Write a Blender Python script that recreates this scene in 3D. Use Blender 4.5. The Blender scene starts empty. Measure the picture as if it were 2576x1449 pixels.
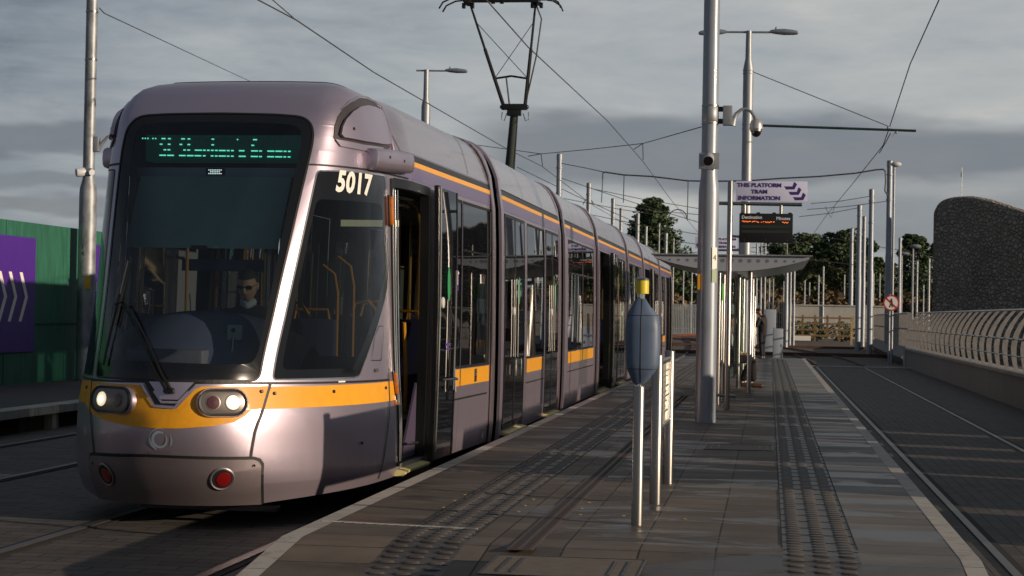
import bpy, bmesh, math, random
from mathutils import Vector, Matrix, noise
from mathutils.geometry import tessellate_polygon
R=math.radians; pi=math.pi
random.seed(7)
SC=bpy.context.scene; COL=SC.collection
# ------------------------------------------------------------------ camera
F=4600.0; CZ=1.6; ROLL=.018; PITCH=.0137; YAW=math.atan(649/4600.)
cy,sy=math.cos(YAW),math.sin(YAW); cp,sp=math.cos(PITCH),math.sin(PITCH)
fwd=Vector((-sy*cp,cy*cp,sp)); r0=Vector((cy,sy,0)); u0=Vector((sy*sp,-cy*sp,cp))
rt=r0*math.cos(ROLL)+u0*math.sin(ROLL); up=u0*math.cos(ROLL)-r0*math.sin(ROLL)
cam=bpy.data.cameras.new('camera'); camo=bpy.data.objects.new('camera',cam); COL.objects.link(camo)
camo.matrix_world=Matrix(((rt.x,up.x,-fwd.x,0),(rt.y,up.y,-fwd.y,0),(rt.z,up.z,-fwd.z,CZ),(0,0,0,1)))
cam.sensor_width=36; cam.lens=36*F/2576; cam.clip_end=6000; cam.clip_start=.1
cam.dof.use_dof=True; cam.dof.focus_distance=14.2; cam.dof.aperture_fstop=9
SC.camera=camo
# ------------------------------------------------------------------ sky, sun, exposure
SUN_EL=R(11); SUN_BACK=R(17.5)
sd=Vector((math.cos(SUN_BACK)*math.cos(SUN_EL),-math.sin(SUN_BACK)*math.cos(SUN_EL),math.sin(SUN_EL)))
sl=bpy.data.lights.new('sun','SUN'); sl.energy=4.3; sl.angle=R(.5); sl.color=(1,.80,.60)
so=bpy.data.objects.new('sun',sl); COL.objects.link(so); so.rotation_euler=sd.to_track_quat('Z','Y').to_euler()
vs=SC.view_settings; vs.view_transform='Standard'; vs.look='None'; vs.exposure=0; vs.gamma=1; vs.use_curve_mapping=False
W=bpy.data.worlds.new('World'); SC.world=W; W.use_nodes=True
class NT:
    """tiny node-tree writer"""
    def __init__(s,t): s.t=t
    def n(s,kind,**k):
        nd=s.t.nodes.new(kind)
        for a,b in k.items():
            if a.startswith('i_'): continue
            setattr(nd,a,b)
        return nd
    def set(s,sock,v):
        if isinstance(v,bpy.types.NodeSocket): s.t.links.new(v,sock)
        elif v is not None: sock.default_value=v
    def m(s,op,a,b=None,c=None,clamp=False):
        nd=s.n('ShaderNodeMath',operation=op); nd.use_clamp=clamp
        s.set(nd.inputs[0],a); s.set(nd.inputs[1],b); s.set(nd.inputs[2],c); return nd.outputs[0]
    def mix(s,f,a,b):
        nd=s.n('ShaderNodeMix',data_type='RGBA'); s.set(nd.inputs[0],f)
        for k,v in ((6,a),(7,b)):
            if not isinstance(v,bpy.types.NodeSocket): v=(v[0],v[1],v[2],1)
            s.set(nd.inputs[k],v)
        return nd.outputs[2]
    def noise(s,vec,scale,detail=3,rough=.5,dist=0):
        nd=s.n('ShaderNodeTexNoise'); s.set(nd.inputs['Vector'],vec); nd.inputs['Scale'].default_value=scale
        nd.inputs['Detail'].default_value=detail; nd.inputs['Roughness'].default_value=rough; nd.inputs['Distortion'].default_value=dist
        return nd.outputs[0]
    def ramp(s,f,stops):
        nd=s.n('ShaderNodeValToRGB'); s.set(nd.inputs[0],f); e=nd.color_ramp.elements
        while len(e)<len(stops): e.new(.5)
        for q,(p,c) in zip(e,stops): q.position=p; q.color=(c[0],c[1],c[2],1) if not isinstance(c,(int,float)) else (c,c,c,1)
        return nd.outputs[0]
    def sstep(s,x,a,b):
        nd=s.n('ShaderNodeMapRange',interpolation_type='SMOOTHSTEP'); s.set(nd.inputs[0],x)
        nd.inputs[1].default_value=a; nd.inputs[2].default_value=b; return nd.outputs[0]
    def comb(s,x,y,z):
        nd=s.n('ShaderNodeCombineXYZ'); s.set(nd.inputs[0],x); s.set(nd.inputs[1],y); s.set(nd.inputs[2],z); return nd.outputs[0]
def build_sky():
    t=W.node_tree; t.nodes.clear(); N=NT(t)
    geo=N.n('ShaderNodeTexCoord').outputs['Generated']
    sx=N.n('ShaderNodeSeparateXYZ'); t.links.new(geo,sx.inputs[0]); x,y,z=sx.outputs
    az=N.m('ARCTAN2',x,y); el=N.m('ARCSINE',z)
    wob=N.noise(N.comb(N.m('MULTIPLY',az,6.),N.m('MULTIPLY',el,22.),3.1),1.0,4,.55)
    wob=N.m('MULTIPLY',N.m('SUBTRACT',wob,.5),.050)
    fine=N.noise(N.comb(N.m('MULTIPLY',az,9.),N.m('MULTIPLY',el,40.),7.3),1.0,6,.6,.3)
    big=N.noise(N.comb(N.m('MULTIPLY',az,3.2),N.m('MULTIPLY',el,9.),1.7),1.0,3,.5)
    e=N.m('ADD',el,wob)
    # veil of high cloud: lighter and creamier towards the low middle, slate grey high on the left
    mot=N.noise(N.comb(N.m('MULTIPLY',az,20.),N.m('MULTIPLY',el,58.),2.2),1.0,5,.62,.5)
    light=N.m('ADD',N.m('MULTIPLY',fine,.46),N.m('MULTIPLY',big,.50))
    light=N.m('ADD',light,N.m('MULTIPLY',mot,.15))
    light=N.m('ADD',light,N.m('MULTIPLY',N.sstep(az,-.42,.06),.20))
    light=N.m('SUBTRACT',light,N.m('MULTIPLY',N.sstep(el,.06,.20),.10))
    base=N.ramp(light,[(.34,(.13,.152,.19)),(.47,(.245,.28,.325)),(.61,(.37,.40,.425)),(.73,(.455,.47,.475)),(.88,(.60,.585,.55))])
    # unseen sky overhead, beside and behind darkened to lower the ambient light
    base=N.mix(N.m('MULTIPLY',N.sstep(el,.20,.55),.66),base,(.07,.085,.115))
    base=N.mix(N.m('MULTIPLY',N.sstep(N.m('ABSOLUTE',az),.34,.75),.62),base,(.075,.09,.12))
    # the long slate bank across the middle of the view and thinner bars under it
    def bar(c,h,soft,a0,a1):
        d=N.m('ABSOLUTE',N.m('SUBTRACT',e,c)); b=N.m('SUBTRACT',1.0,N.sstep(d,h,h+soft))
        return N.m('MULTIPLY',b,N.m('MULTIPLY',N.sstep(az,a0,a0+.05),N.m('SUBTRACT',1.0,N.sstep(az,a1-.04,a1))))
    def under(col,amt,dark): return N.mix(amt,col,dark)
    c=under(base,N.m('MULTIPLY',bar(.088,.010,.014,-.185,.6),.74),(.135,.155,.192))
    c=under(c,N.m('MULTIPLY',bar(.053,.008,.014,-.05,.6),.6),(.17,.19,.225))
    c=under(c,N.m('MULTIPLY',bar(.091,.003,.005,-.6,-.33),.75),(.15,.165,.20))
    c=under(c,N.m('MULTIPLY',bar(.068,.004,.004,-.6,-.31),.55),(.17,.185,.215))
    c=under(c,N.m('MULTIPLY',bar(.052,.003,.004,-.6,-.31),.6),(.17,.18,.21))
    c=under(c,N.m('MULTIPLY',bar(.040,.006,.010,-.2,.15),.35),(.2,.22,.25))
    # warm pale light low down
    low=N.m('MULTIPLY',N.m('SUBTRACT',1.0,N.sstep(el,.0,.055)),.42)
    c=N.mix(low,c,(.36,.385,.37))
    sky=N.n('ShaderNodeTexSky',sky_type='NISHITA'); sky.sun_disc=False; sky.sun_elevation=SUN_EL
    sky.sun_rotation=math.atan2(sd.x,sd.y)
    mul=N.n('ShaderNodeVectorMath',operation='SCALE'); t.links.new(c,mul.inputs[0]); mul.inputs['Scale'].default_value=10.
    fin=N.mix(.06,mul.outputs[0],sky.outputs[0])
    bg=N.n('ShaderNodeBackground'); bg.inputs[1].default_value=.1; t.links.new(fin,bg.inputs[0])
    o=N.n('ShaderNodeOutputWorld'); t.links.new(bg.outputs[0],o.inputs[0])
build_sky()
# ------------------------------------------------------------------ pixel rays (turn a point of a 2576x1449 view into a place)
def ray(x,y): return fwd+rt*((x-1288)/F)+up*((724.5-y)/F)
def at_z(x,y,z): r=ray(x,y); t=(z-CZ)/r.z; return Vector((r.x*t,r.y*t,z))
def at_y(x,y,Y): r=ray(x,y); t=Y/r.y; return Vector((r.x*t,Y,CZ+r.z*t))
def at_x(x,y,X): r=ray(x,y); t=X/r.x; return Vector((X,r.y*t,CZ+r.z*t))
# ------------------------------------------------------------------ object helpers
def tag(o,label=None,cat=None,group=None,kind=None):
    if label: o['label']=label
    if cat: o['category']=cat
    if group: o['group']=group
    if kind: o['kind']=kind
    return o
def thing(name,loc,label,cat,group=None):
    o=bpy.data.objects.new(name,None); o.location=loc; o.empty_display_size=.2; COL.objects.link(o)
    bpy.context.view_layer.update() if False else None
    return tag(o,label,cat,group)
def adopt(o,parent):
    if parent is None: return
    o.parent=parent
    o.matrix_parent_inverse=Matrix.Translation(-parent.location) if parent.type=='EMPTY' else Matrix.Identity(4)
class MB:
    def __init__(s): s.v=[]; s.f=[]
    def add(s,vs,fs):
        b=len(s.v); s.v+= [Vector(v) for v in vs]; s.f+=[tuple(b+i for i in f) for f in fs]; return s
    def box(s,c,d,ax=None):
        x,y,z=[q/2 for q in d]; c=Vector(c)
        A=ax or (Vector((1,0,0)),Vector((0,1,0)),Vector((0,0,1)))
        P=[c+A[0]*(i*x)+A[1]*(j*y)+A[2]*(k*z) for k in(-1,1) for j in(-1,1) for i in(-1,1)]
        return s.add(P,[(0,2,3,1),(4,5,7,6),(0,1,5,4),(2,6,7,3),(0,4,6,2),(1,3,7,5)])
    def box2(s,a,b): return s.box([(p+q)/2 for p,q in zip(a,b)],[abs(q-p) for p,q in zip(a,b)])
    def ring(s,c,n,r,k,ref=None):
        n=n.normalized(); a=(ref or (Vector((0,0,1)) if abs(n.z)<.9 else Vector((1,0,0)))).cross(n).normalized(); b=n.cross(a)
        return [c+a*(r*math.cos(2*pi*i/k))+b*(r*math.sin(2*pi*i/k)) for i in range(k)]
    def tube(s,p,q,r,r2=None,k=12,caps=True):
        p,q=Vector(p),Vector(q); r2=r if r2 is None else r2
        A=s.ring(p,q-p,r,k); B=s.ring(q,q-p,r2,k)
        fs=[(i,(i+1)%k,k+(i+1)%k,k+i) for i in range(k)]
        if caps: fs+=[tuple(range(k-1,-1,-1)),tuple(range(k,2*k))]
        return s.add(A+B,fs)
    def path(s,pts,r,k=8):
        pts=[Vector(p) for p in pts]; n=len(pts); V=[];fs=[]; ref=None
        for i,p in enumerate(pts):
            d=(pts[min(i+1,n-1)]-pts[max(i-1,0)]).normalized()
            if ref is None: ref=Vector((0,0,1)) if abs(d.z)<.9 else Vector((1,0,0))
            a=ref.cross(d).normalized(); b=d.cross(a); ref=b
            rr=r[i] if isinstance(r,(list,tuple)) else r
            V+=[p+a*(rr*math.cos(2*pi*j/k))+b*(rr*math.sin(2*pi*j/k)) for j in range(k)]
        for i in range(n-1):
            for j in range(k): fs.append((i*k+j,i*k+(j+1)%k,(i+1)*k+(j+1)%k,(i+1)*k+j))
        fs+=[tuple(range(k-1,-1,-1)),tuple(range((n-1)*k,n*k))]
        return s.add(V,fs)
    def lathe(s,prof,c,ax=(0,0,1),k=20):
        """prof: (radius, height) along ax"""
        c=Vector(c); ax=Vector(ax).normalized(); V=[];fs=[]
        for r,h in prof: V+=s.ring(c+ax*h,ax,max(r,1e-4),k)
        for i in range(len(prof)-1):
            for j in range(k): fs.append((i*k+j,i*k+(j+1)%k,(i+1)*k+(j+1)%k,(i+1)*k+j))
        fs+=[tuple(range(k-1,-1,-1)),tuple(range((len(prof)-1)*k,len(prof)*k))]
        return s.add(V,fs)
    def prism(s,poly,vec):
        poly=[Vector(p) for p in poly]; vec=Vector(vec); n=len(poly)
        tr=tessellate_polygon([poly])
        fs=[tuple(t) for t in tr]+[tuple(n+i for i in reversed(t)) for t in tr]+[(i,(i+1)%n,n+(i+1)%n,n+i) for i in range(n)]
        return s.add(poly+[p+vec for p in poly],fs)
    def ball(s,c,r,k=12,m=8):
        rr=r if isinstance(r,(tuple,list)) else (r,r,r); V=[];fs=[];c=Vector(c)
        for i in range(m+1):
            th=pi*i/m
            for j in range(k):
                V.append(c+Vector((rr[0]*math.sin(th)*math.cos(2*pi*j/k),rr[1]*math.sin(th)*math.sin(2*pi*j/k),rr[2]*math.cos(th))))
        for i in range(m):
            for j in range(k): fs.append((i*k+j,(i+1)*k+j,(i+1)*k+(j+1)%k,i*k+(j+1)%k))
        return s.add(V,fs)
    def mk(s,name,mat,parent=None,ang=35,fix=True,bevel=0):
        me=bpy.data.meshes.new(name); me.from_pydata([tuple(v) for v in s.v],[],s.f); me.validate()
        bm=bmesh.new(); bm.from_mesh(me)
        if fix:
            bmesh.ops.remove_doubles(bm,verts=bm.verts,dist=1e-5)
            bmesh.ops.recalc_face_normals(bm,faces=bm.faces)
        if bevel:
            es=[e for e in bm.edges if len(e.link_faces)==2 and e.calc_face_angle(0)>.6]
            bmesh.ops.bevel(bm,geom=es,offset=bevel,segments=2,affect='EDGES',profile=.6,clamp_overlap=True)
        bm.to_mesh(me); bm.free()
        if ang:
            for p in me.polygons: p.use_smooth=True
            me.set_sharp_from_angle(angle=R(ang))
        if mat: me.materials.append(mat)
        o=bpy.data.objects.new(name,me); COL.objects.link(o); adopt(o,parent); return o
def copy_tree(src,delta,label=None,parent=None):
    c=src.copy(); COL.objects.link(c)
    if parent is None: c.location=src.location+Vector(delta)
    else: c.parent=parent
    if label: c['label']=label
    for ch in list(src.children): copy_tree(ch,delta,None,c)
    return c
def struct(o): o['kind']='structure'; return o
# ------------------------------------------------------------------ materials
MATS={}
def mat(name,col,rough=.6,metal=0,var=0,vscale=6,bump=0,bscale=40,coat=0,spec=None,streak=None,emit=None,alpha=None):
    if name in MATS: return MATS[name]
    m=bpy.data.materials.new(name); m.use_nodes=True; t=m.node_tree; b=t.nodes['Principled BSDF']; N=NT(t)
    b.inputs['Base Color'].default_value=(*col,1); b.inputs['Roughness'].default_value=rough; b.inputs['Metallic'].default_value=metal
    if coat: b.inputs['Coat Weight'].default_value=coat; b.inputs['Coat Roughness'].default_value=.08
    if spec is not None: b.inputs['Specular IOR Level'].default_value=spec
    pos=N.n('ShaderNodeNewGeometry').outputs['Position']
    if var:
        vec=pos
        if streak:
            mp=N.n('ShaderNodeMapping'); mp.inputs['Scale'].default_value=streak; t.links.new(pos,mp.inputs[0]); vec=mp.outputs[0]
        nz=N.noise(vec,vscale,5,.6)
        lo=[c*(1-var) for c in col]; hi=[min(1,c*(1+var*.8)) for c in col]
        t.links.new(N.ramp(nz,[(.3,lo),(.7,hi)]),b.inputs['Base Color'])
        t.links.new(N.m('ADD',rough-.08,N.m('MULTIPLY',nz,.18)),b.inputs['Roughness'])
    if bump:
        bp=N.n('ShaderNodeBump'); bp.inputs['Strength'].default_value=bump; bp.inputs['Distance'].default_value=.01
        t.links.new(N.noise(pos,bscale,4,.6),bp.inputs['Height']); t.links.new(bp.outputs[0],b.inputs['Normal'])
    if emit:
        b.inputs['Emission Color'].default_value=(*emit[0],1); b.inputs['Emission Strength'].default_value=emit[1]
    MATS[name]=m; return m
def glassmat(name,tint,fres=1.5,rough=.02,wave=0):
    m=bpy.data.materials.new(name); m.use_nodes=True; t=m.node_tree; t.nodes.clear(); N=NT(t)
    tr=N.n('ShaderNodeBsdfTransparent'); tr.inputs[0].default_value=(*tint,1)
    gl=N.n('ShaderNodeBsdfGlossy'); gl.inputs['Roughness'].default_value=rough; gl.inputs[0].default_value=(.95,.97,1,1)
    fr=N.n('ShaderNodeFresnel'); fr.inputs[0].default_value=fres
    if wave:
        bp=N.n('ShaderNodeBump'); bp.inputs['Strength'].default_value=wave; bp.inputs['Distance'].default_value=.02
        pos=N.n('ShaderNodeNewGeometry').outputs['Position']
        mp=N.n('ShaderNodeMapping'); mp.inputs['Scale'].default_value=(1,1,.22); t.links.new(pos,mp.inputs[0])
        t.links.new(N.noise(mp.outputs[0],1.5,0,.4),bp.inputs['Height'])
        t.links.new(bp.outputs[0],gl.inputs['Normal']); t.links.new(bp.outputs[0],fr.inputs['Normal'])
    mx=N.n('ShaderNodeMixShader'); t.links.new(fr.outputs[0],mx.inputs[0]); t.links.new(tr.outputs[0],mx.inputs[1]); t.links.new(gl.outputs[0],mx.inputs[2])
    o=N.n('ShaderNodeOutputMaterial'); t.links.new(mx.outputs[0],o.inputs[0]); return m
def paint_mat(name,col,metal,rough,coat):
    """metallic vehicle paint with road dirt thrown up along its lower edge"""
    m=bpy.data.materials.new(name); m.use_nodes=True; t=m.node_tree; b=t.nodes['Principled BSDF']; N=NT(t)
    pos=N.n('ShaderNodeNewGeometry').outputs['Position']; s=N.n('ShaderNodeSeparateXYZ'); t.links.new(pos,s.inputs[0])
    mp=N.n('ShaderNodeMapping'); mp.inputs['Scale'].default_value=(1,1,.35); t.links.new(pos,mp.inputs[0])
    nz=N.noise(mp.outputs[0],7,6,.65); fl=N.noise(pos,900,1,.5)
    d=N.m('MULTIPLY',N.sstep(N.m('ADD',s.outputs[2],N.m('MULTIPLY',nz,.5)),.82,.34),N.m('MULTIPLY',nz,1.15),clamp=True)
    base=N.mix(N.m('MULTIPLY',fl,.10),col,[c*.72 for c in col])
    base=N.mix(N.m('MULTIPLY',d,.9),base,(.075,.055,.045))
    soft=N.noise(pos,1.7,4,.6)
    base=N.mix(N.m('MULTIPLY',soft,.12),base,(.16,.13,.12))
    t.links.new(base,b.inputs['Base Color'])
    b.inputs['Metallic'].default_value=metal
    t.links.new(N.m('ADD',rough,N.m('ADD',N.m('MULTIPLY',d,.35),N.m('MULTIPLY',soft,.05))),b.inputs['Roughness'])
    b.inputs['Coat Weight'].default_value=coat; b.inputs['Coat Roughness'].default_value=.07
    MATS[name]=m; return m
M=dict(
 paint=paint_mat('mauve_silver_paint',(.50,.435,.53),.82,.335,.28),
 roofp=paint_mat('roof_silver_sky_lit',(.56,.50,.54),.85,.25,.4),  # body paint lightened in its colour for the sky's reflection
 bumper=paint_mat('bumper_grey_paint',(.29,.25,.275),.75,.40,.12),
 lower=paint_mat('lower_grey_paint',(.38,.32,.355),.8,.30,.3),
 purple=mat('lilac_band',(.145,.115,.22),.32,.2,var=.12,vscale=3,coat=.3),
 purple2=mat('deep_purple_band',(.07,.03,.17),.35,0,coat=.3),
 gold=mat('amber_stripe',(.76,.34,.010),.42,0,var=.06,vscale=9,coat=.3),
 mask=mat('amber_reflective_mask',(.66,.295,.004),.5,0,var=.12,vscale=14,coat=.08),
 black=mat('black_rubber',(.007,.007,.008),.55),
 frit=mat('black_frit',(.006,.007,.009),.12,spec=.5),
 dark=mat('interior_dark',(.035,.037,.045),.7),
 white=mat('white_vinyl',(.78,.76,.70),.5),
 steel=mat('brushed_stainless',(.31,.30,.285),.32,1,var=.12,vscale=30,streak=(1,1,.05)),
 galv=mat('galvanised_steel',(.30,.325,.355),.5,.55,var=.2,vscale=12,streak=(1,1,.25)),
 galvp=mat('grey_painted_steel',(.25,.285,.335),.40,.25,var=.14,vscale=8,streak=(1,1,.3),coat=.15),
 blackm=mat('black_painted_metal',(.006,.006,.007),.38),
 cable=mat('dark_cable',(.045,.048,.052),.6),
 yellowpole=mat('yellow_grab_pole',(.45,.21,.012),.35,coat=.4),
 sillr=mat('yellow_sill_rubber',(.74,.64,.27),.6,var=.15,vscale=25),
 amber=mat('amber_lens',(.46,.13,.008),.18,var=.35,vscale=40,coat=.8),
 red=mat('red_lens',(.17,.006,.006),.22,coat=.7),
 chrome=mat('chrome_reflector',(.8,.78,.74),.12,1),
 hl=mat('lit_headlamp_glass',(.9,.85,.7),.2,emit=((1,.80,.52),.8)),
 hlhot=mat('lit_headlamp_bulb',(1,.9,.7),.2,emit=((1,.86,.6),6.)),
 bezel=mat('headlamp_bezel',(.17,.15,.14),.3,.6),
 led=mat('green_led',(.02,.3,.15),.4,emit=((.16,.95,.66),1.15)),
 ledw=mat('white_led',(.5,.5,.5),.4,emit=((.85,1,.95),1.1)),
 ledo=mat('orange_led',(.5,.1,.01),.4,emit=((1,.16,.02),2.2)),
 dispb=mat('display_screen',(.012,.035,.032),.35,emit=((.05,.5,.42),.022)),
 blind=mat('grey_sun_blind',(.27,.36,.37),.85,var=.1,vscale=3),
 beam=mat('cab_beam',(.28,.31,.40),.6),
 dash=mat('dashboard_blue',(.095,.095,.16),.5,var=.1,vscale=3),
 seat=mat('seat_fabric',(.03,.03,.09),.9),
 greenb=mat('green_button',(.02,.26,.09),.5),
)
M['winglass']=glassmat('tinted_side_glass',(.17,.20,.195),1.66,.012,.16)
M['wsglass']=glassmat('windscreen_glass',(.64,.74,.74),1.55,.012,0)
M['cabglass']=glassmat('cab_side_glass',(.14,.165,.16),1.42,.012,0)
M['farglass']=glassmat('lightly_tinted_glass',(.62,.72,.68),1.5,.02,0)
M['clear']=glassmat('clear_glass',(.82,.88,.86),1.5,.01,0)
# ------------------------------------------------------------------ ground materials
def ground_mat(name,kind):
    m=bpy.data.materials.new(name); m.use_nodes=True; t=m.node_tree; b=t.nodes['Principled BSDF']; N=NT(t)
    pos=N.n('ShaderNodeNewGeometry').outputs['Position']
    def mapped(sc,rot=0,loc=(0,0,0)):
        mp=N.n('ShaderNodeMapping'); mp.inputs['Scale'].default_value=sc; mp.inputs['Rotation'].default_value=(0,0,rot); mp.inputs['Location'].default_value=loc
        t.links.new(pos,mp.inputs[0]); return mp.outputs[0]
    def brick(vec,w,h,mort,off,c1,c2,cm):
        k=N.n('ShaderNodeTexBrick',offset=off,squash=1); t.links.new(vec,k.inputs['Vector']); k.inputs['Scale'].default_value=1
        k.inputs['Brick Width'].default_value=w; k.inputs['Row Height'].default_value=h; k.inputs['Mortar Size'].default_value=mort
        k.inputs['Mortar Smooth'].default_value=.3; k.inputs['Bias'].default_value=-.2
        for s_,c_ in (('Color1',c1),('Color2',c2),('Mortar',cm)): k.inputs[s_].default_value=(*c_,1)
        return k.outputs[0],k.outputs[1]
    fine=N.noise(pos,60,5,.65); mid=N.noise(pos,2.2,5,.6)
    bump_h=None
    if kind in('paver','edge','paleedge'):
        # long axis of the slabs runs across the platform
        vec=mapped((1,1,1),0,(.275,.21,0)) if kind=='paver' else mapped((1,1,1),0,(0,.35,0))
        col,fac=brick(vec,.42 if kind=='paver' else 2.0,.37,.007,0,*(((.135,.108,.084),(.056,.046,.037)) if kind!='paleedge' else ((.20,.185,.165),(.085,.074,.062))),(.009,.008,.007))
        var=N.ramp(mid,[(.3,.72),(.7,1.22)])
        mm=N.n('ShaderNodeMix',data_type='RGBA',blend_type='MULTIPLY'); mm.inputs[0].default_value=1
        t.links.new(col,mm.inputs[6]); t.links.new(var,mm.inputs[7]); col=mm.outputs[2]
        wet=N.noise(mapped((.75,1.7,1),0,(3.3,1.2,0)),1.25,5,.62,.35)
        slab=N.sstep(N.noise(mapped((0,1.35,0),0,(0,.4,0)),1.0,1,.5),.47,.53)
        if kind=='paver': wm=N.sstep(wet,.50,.60)
        else: wm=N.m('MULTIPLY',N.sstep(wet,.42,.50),N.m('ADD',.25,N.m('MULTIPLY',slab,.75)))
        film=N.sstep(N.noise(mapped((.6,3.2,1)),1.1,3,.5),.44,.6)
        col=N.mix(N.m('MULTIPLY',wm,.72),col,(.026,.020,.015))
        spots=N.sstep(N.noise(pos,38,2,.5),.74,.76)
        col=N.mix(N.m('MULTIPLY',spots,.5),col,(.02,.02,.02))
        rough=N.m('SUBTRACT',.66,N.m('MULTIPLY',wm,.33))
        rough=N.m('ADD',rough,N.m('MULTIPLY',fine,.10))
        bump_h=N.m('ADD',N.m('MULTIPLY',N.m('SUBTRACT',1.,fac),.9),N.m('MULTIPLY',fine,.18)); bs=.35
        b.inputs['Specular IOR Level'].default_value=.45
        t.links.new(col,b.inputs['Base Color']); t.links.new(rough,b.inputs['Roughness'])
    elif kind=='sett':
        vec=mapped((1,1,1),R(90))
        col,fac=brick(vec,.22,.11,.008,.5,(.078,.070,.065),(.030,.028,.027),(.007,.006,.006))
        col=N.mix(N.m('MULTIPLY',N.ramp(mid,[(.35,0.),(.7,.8)]),.5),col,(.095,.08,.066))
        t.links.new(col,b.inputs['Base Color']); t.links.new(N.m('ADD',.62,N.m('MULTIPLY',fine,.3)),b.inputs['Roughness'])
        bump_h=N.m('ADD',N.m('SUBTRACT',1.,fac),N.m('MULTIPLY',fine,.4)); bs=.6
    elif kind=='bigsett':
        vec=mapped((1,1,1),R(0),(0,.1,0))
        col,fac=brick(vec,.34,.17,.010,.5,(.078,.068,.061),(.036,.032,.030),(.006,.005,.005))
        col=N.mix(N.m('MULTIPLY',N.ramp(mid,[(.4,0.),(.7,.8)]),.5),col,(.11,.085,.062))
        t.links.new(col,b.inputs['Base Color']); t.links.new(N.m('ADD',.60,N.m('MULTIPLY',fine,.3)),b.inputs['Roughness'])
        bump_h=N.m('ADD',N.m('SUBTRACT',1.,fac),N.m('MULTIPLY',fine,.4)); bs=.6
    elif kind=='strip':
        vec=mapped((1,1,1),0,(0,.15,0))
        col,fac=brick(vec,9.,.6,.005,0,(.42,.40,.36),(.34,.325,.30),(.07,.065,.06))
        col=N.mix(N.m('MULTIPLY',N.sstep(N.noise(pos,9,6,.7),.5,.66),.55),col,(.17,.15,.13))
        t.links.new(col,b.inputs['Base Color']); b.inputs['Roughness'].default_value=.75
        bump_h=fine; bs=.15
    elif kind=='tactile':
        col=N.mix(N.ramp(mid,[(.35,0.),(.65,1.)]),(.10,.088,.076),(.050,.044,.039))
        t.links.new(col,b.inputs['Base Color']); t.links.new(N.m('SUBTRACT',.62,N.m('MULTIPLY',mid,.3)),b.inputs['Roughness'])
        bump_h=fine; bs=.2
    elif kind=='ballast':
        vo=N.n('ShaderNodeTexVoronoi'); vo.inputs['Scale'].default_value=16; t.links.new(pos,vo.inputs['Vector'])
        col=N.mix(vo.outputs[0],(.035,.032,.030),(.16,.145,.13)); col=N.mix(N.m('MULTIPLY',mid,.5),col,(.11,.065,.04))
        t.links.new(col,b.inputs['Base Color']); b.inputs['Roughness'].default_value=.9; bump_h=vo.outputs[0]; bs=1.
    elif kind=='asphalt':
        col=N.mix(mid,(.035,.036,.040),(.065,.063,.060)); t.links.new(col,b.inputs['Base Color'])
        b.inputs['Roughness'].default_value=.8; bump_h=fine; bs=.4
    elif kind=='earth':
        col=N.mix(N.noise(pos,.25,6,.7),(.045,.05,.028),(.10,.085,.06)); t.links.new(col,b.inputs['Base Color'])
        b.inputs['Roughness'].default_value=.95; bump_h=fine; bs=.6
    elif kind=='concrete':
        st=N.noise(mapped((4,4,.35)),2.2,5,.65)
        col=N.mix(st,(.12,.115,.105),(.26,.25,.23)); col=N.mix(N.m('MULTIPLY',N.sstep(fine,.5,.8),.3),col,(.1,.1,.095))
        t.links.new(col,b.inputs['Base Color']); b.inputs['Roughness'].default_value=.85; bump_h=fine; bs=.25
    if bump_h is not None:
        bp=N.n('ShaderNodeBump'); bp.inputs['Strength'].default_value=bs; bp.inputs['Distance'].default_value=.012
        t.links.new(bump_h,bp.inputs['Height']); t.links.new(bp.outputs[0],b.inputs['Normal'])
    return m
for k in('paver','edge','paleedge','sett','bigsett','strip','tactile','ballast','asphalt','earth','concrete'): M[k]=ground_mat(k+'_surface',k)
M['rail']=mat('worn_rail_steel',(.11,.10,.095),.45,.7,var=.2,vscale=8)
M['rust']=mat('rusty_rail',(.10,.048,.026),.75,.2,var=.35,vscale=5)
M['slot']=mat('rail_groove',(.008,.008,.008),.9)
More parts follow.
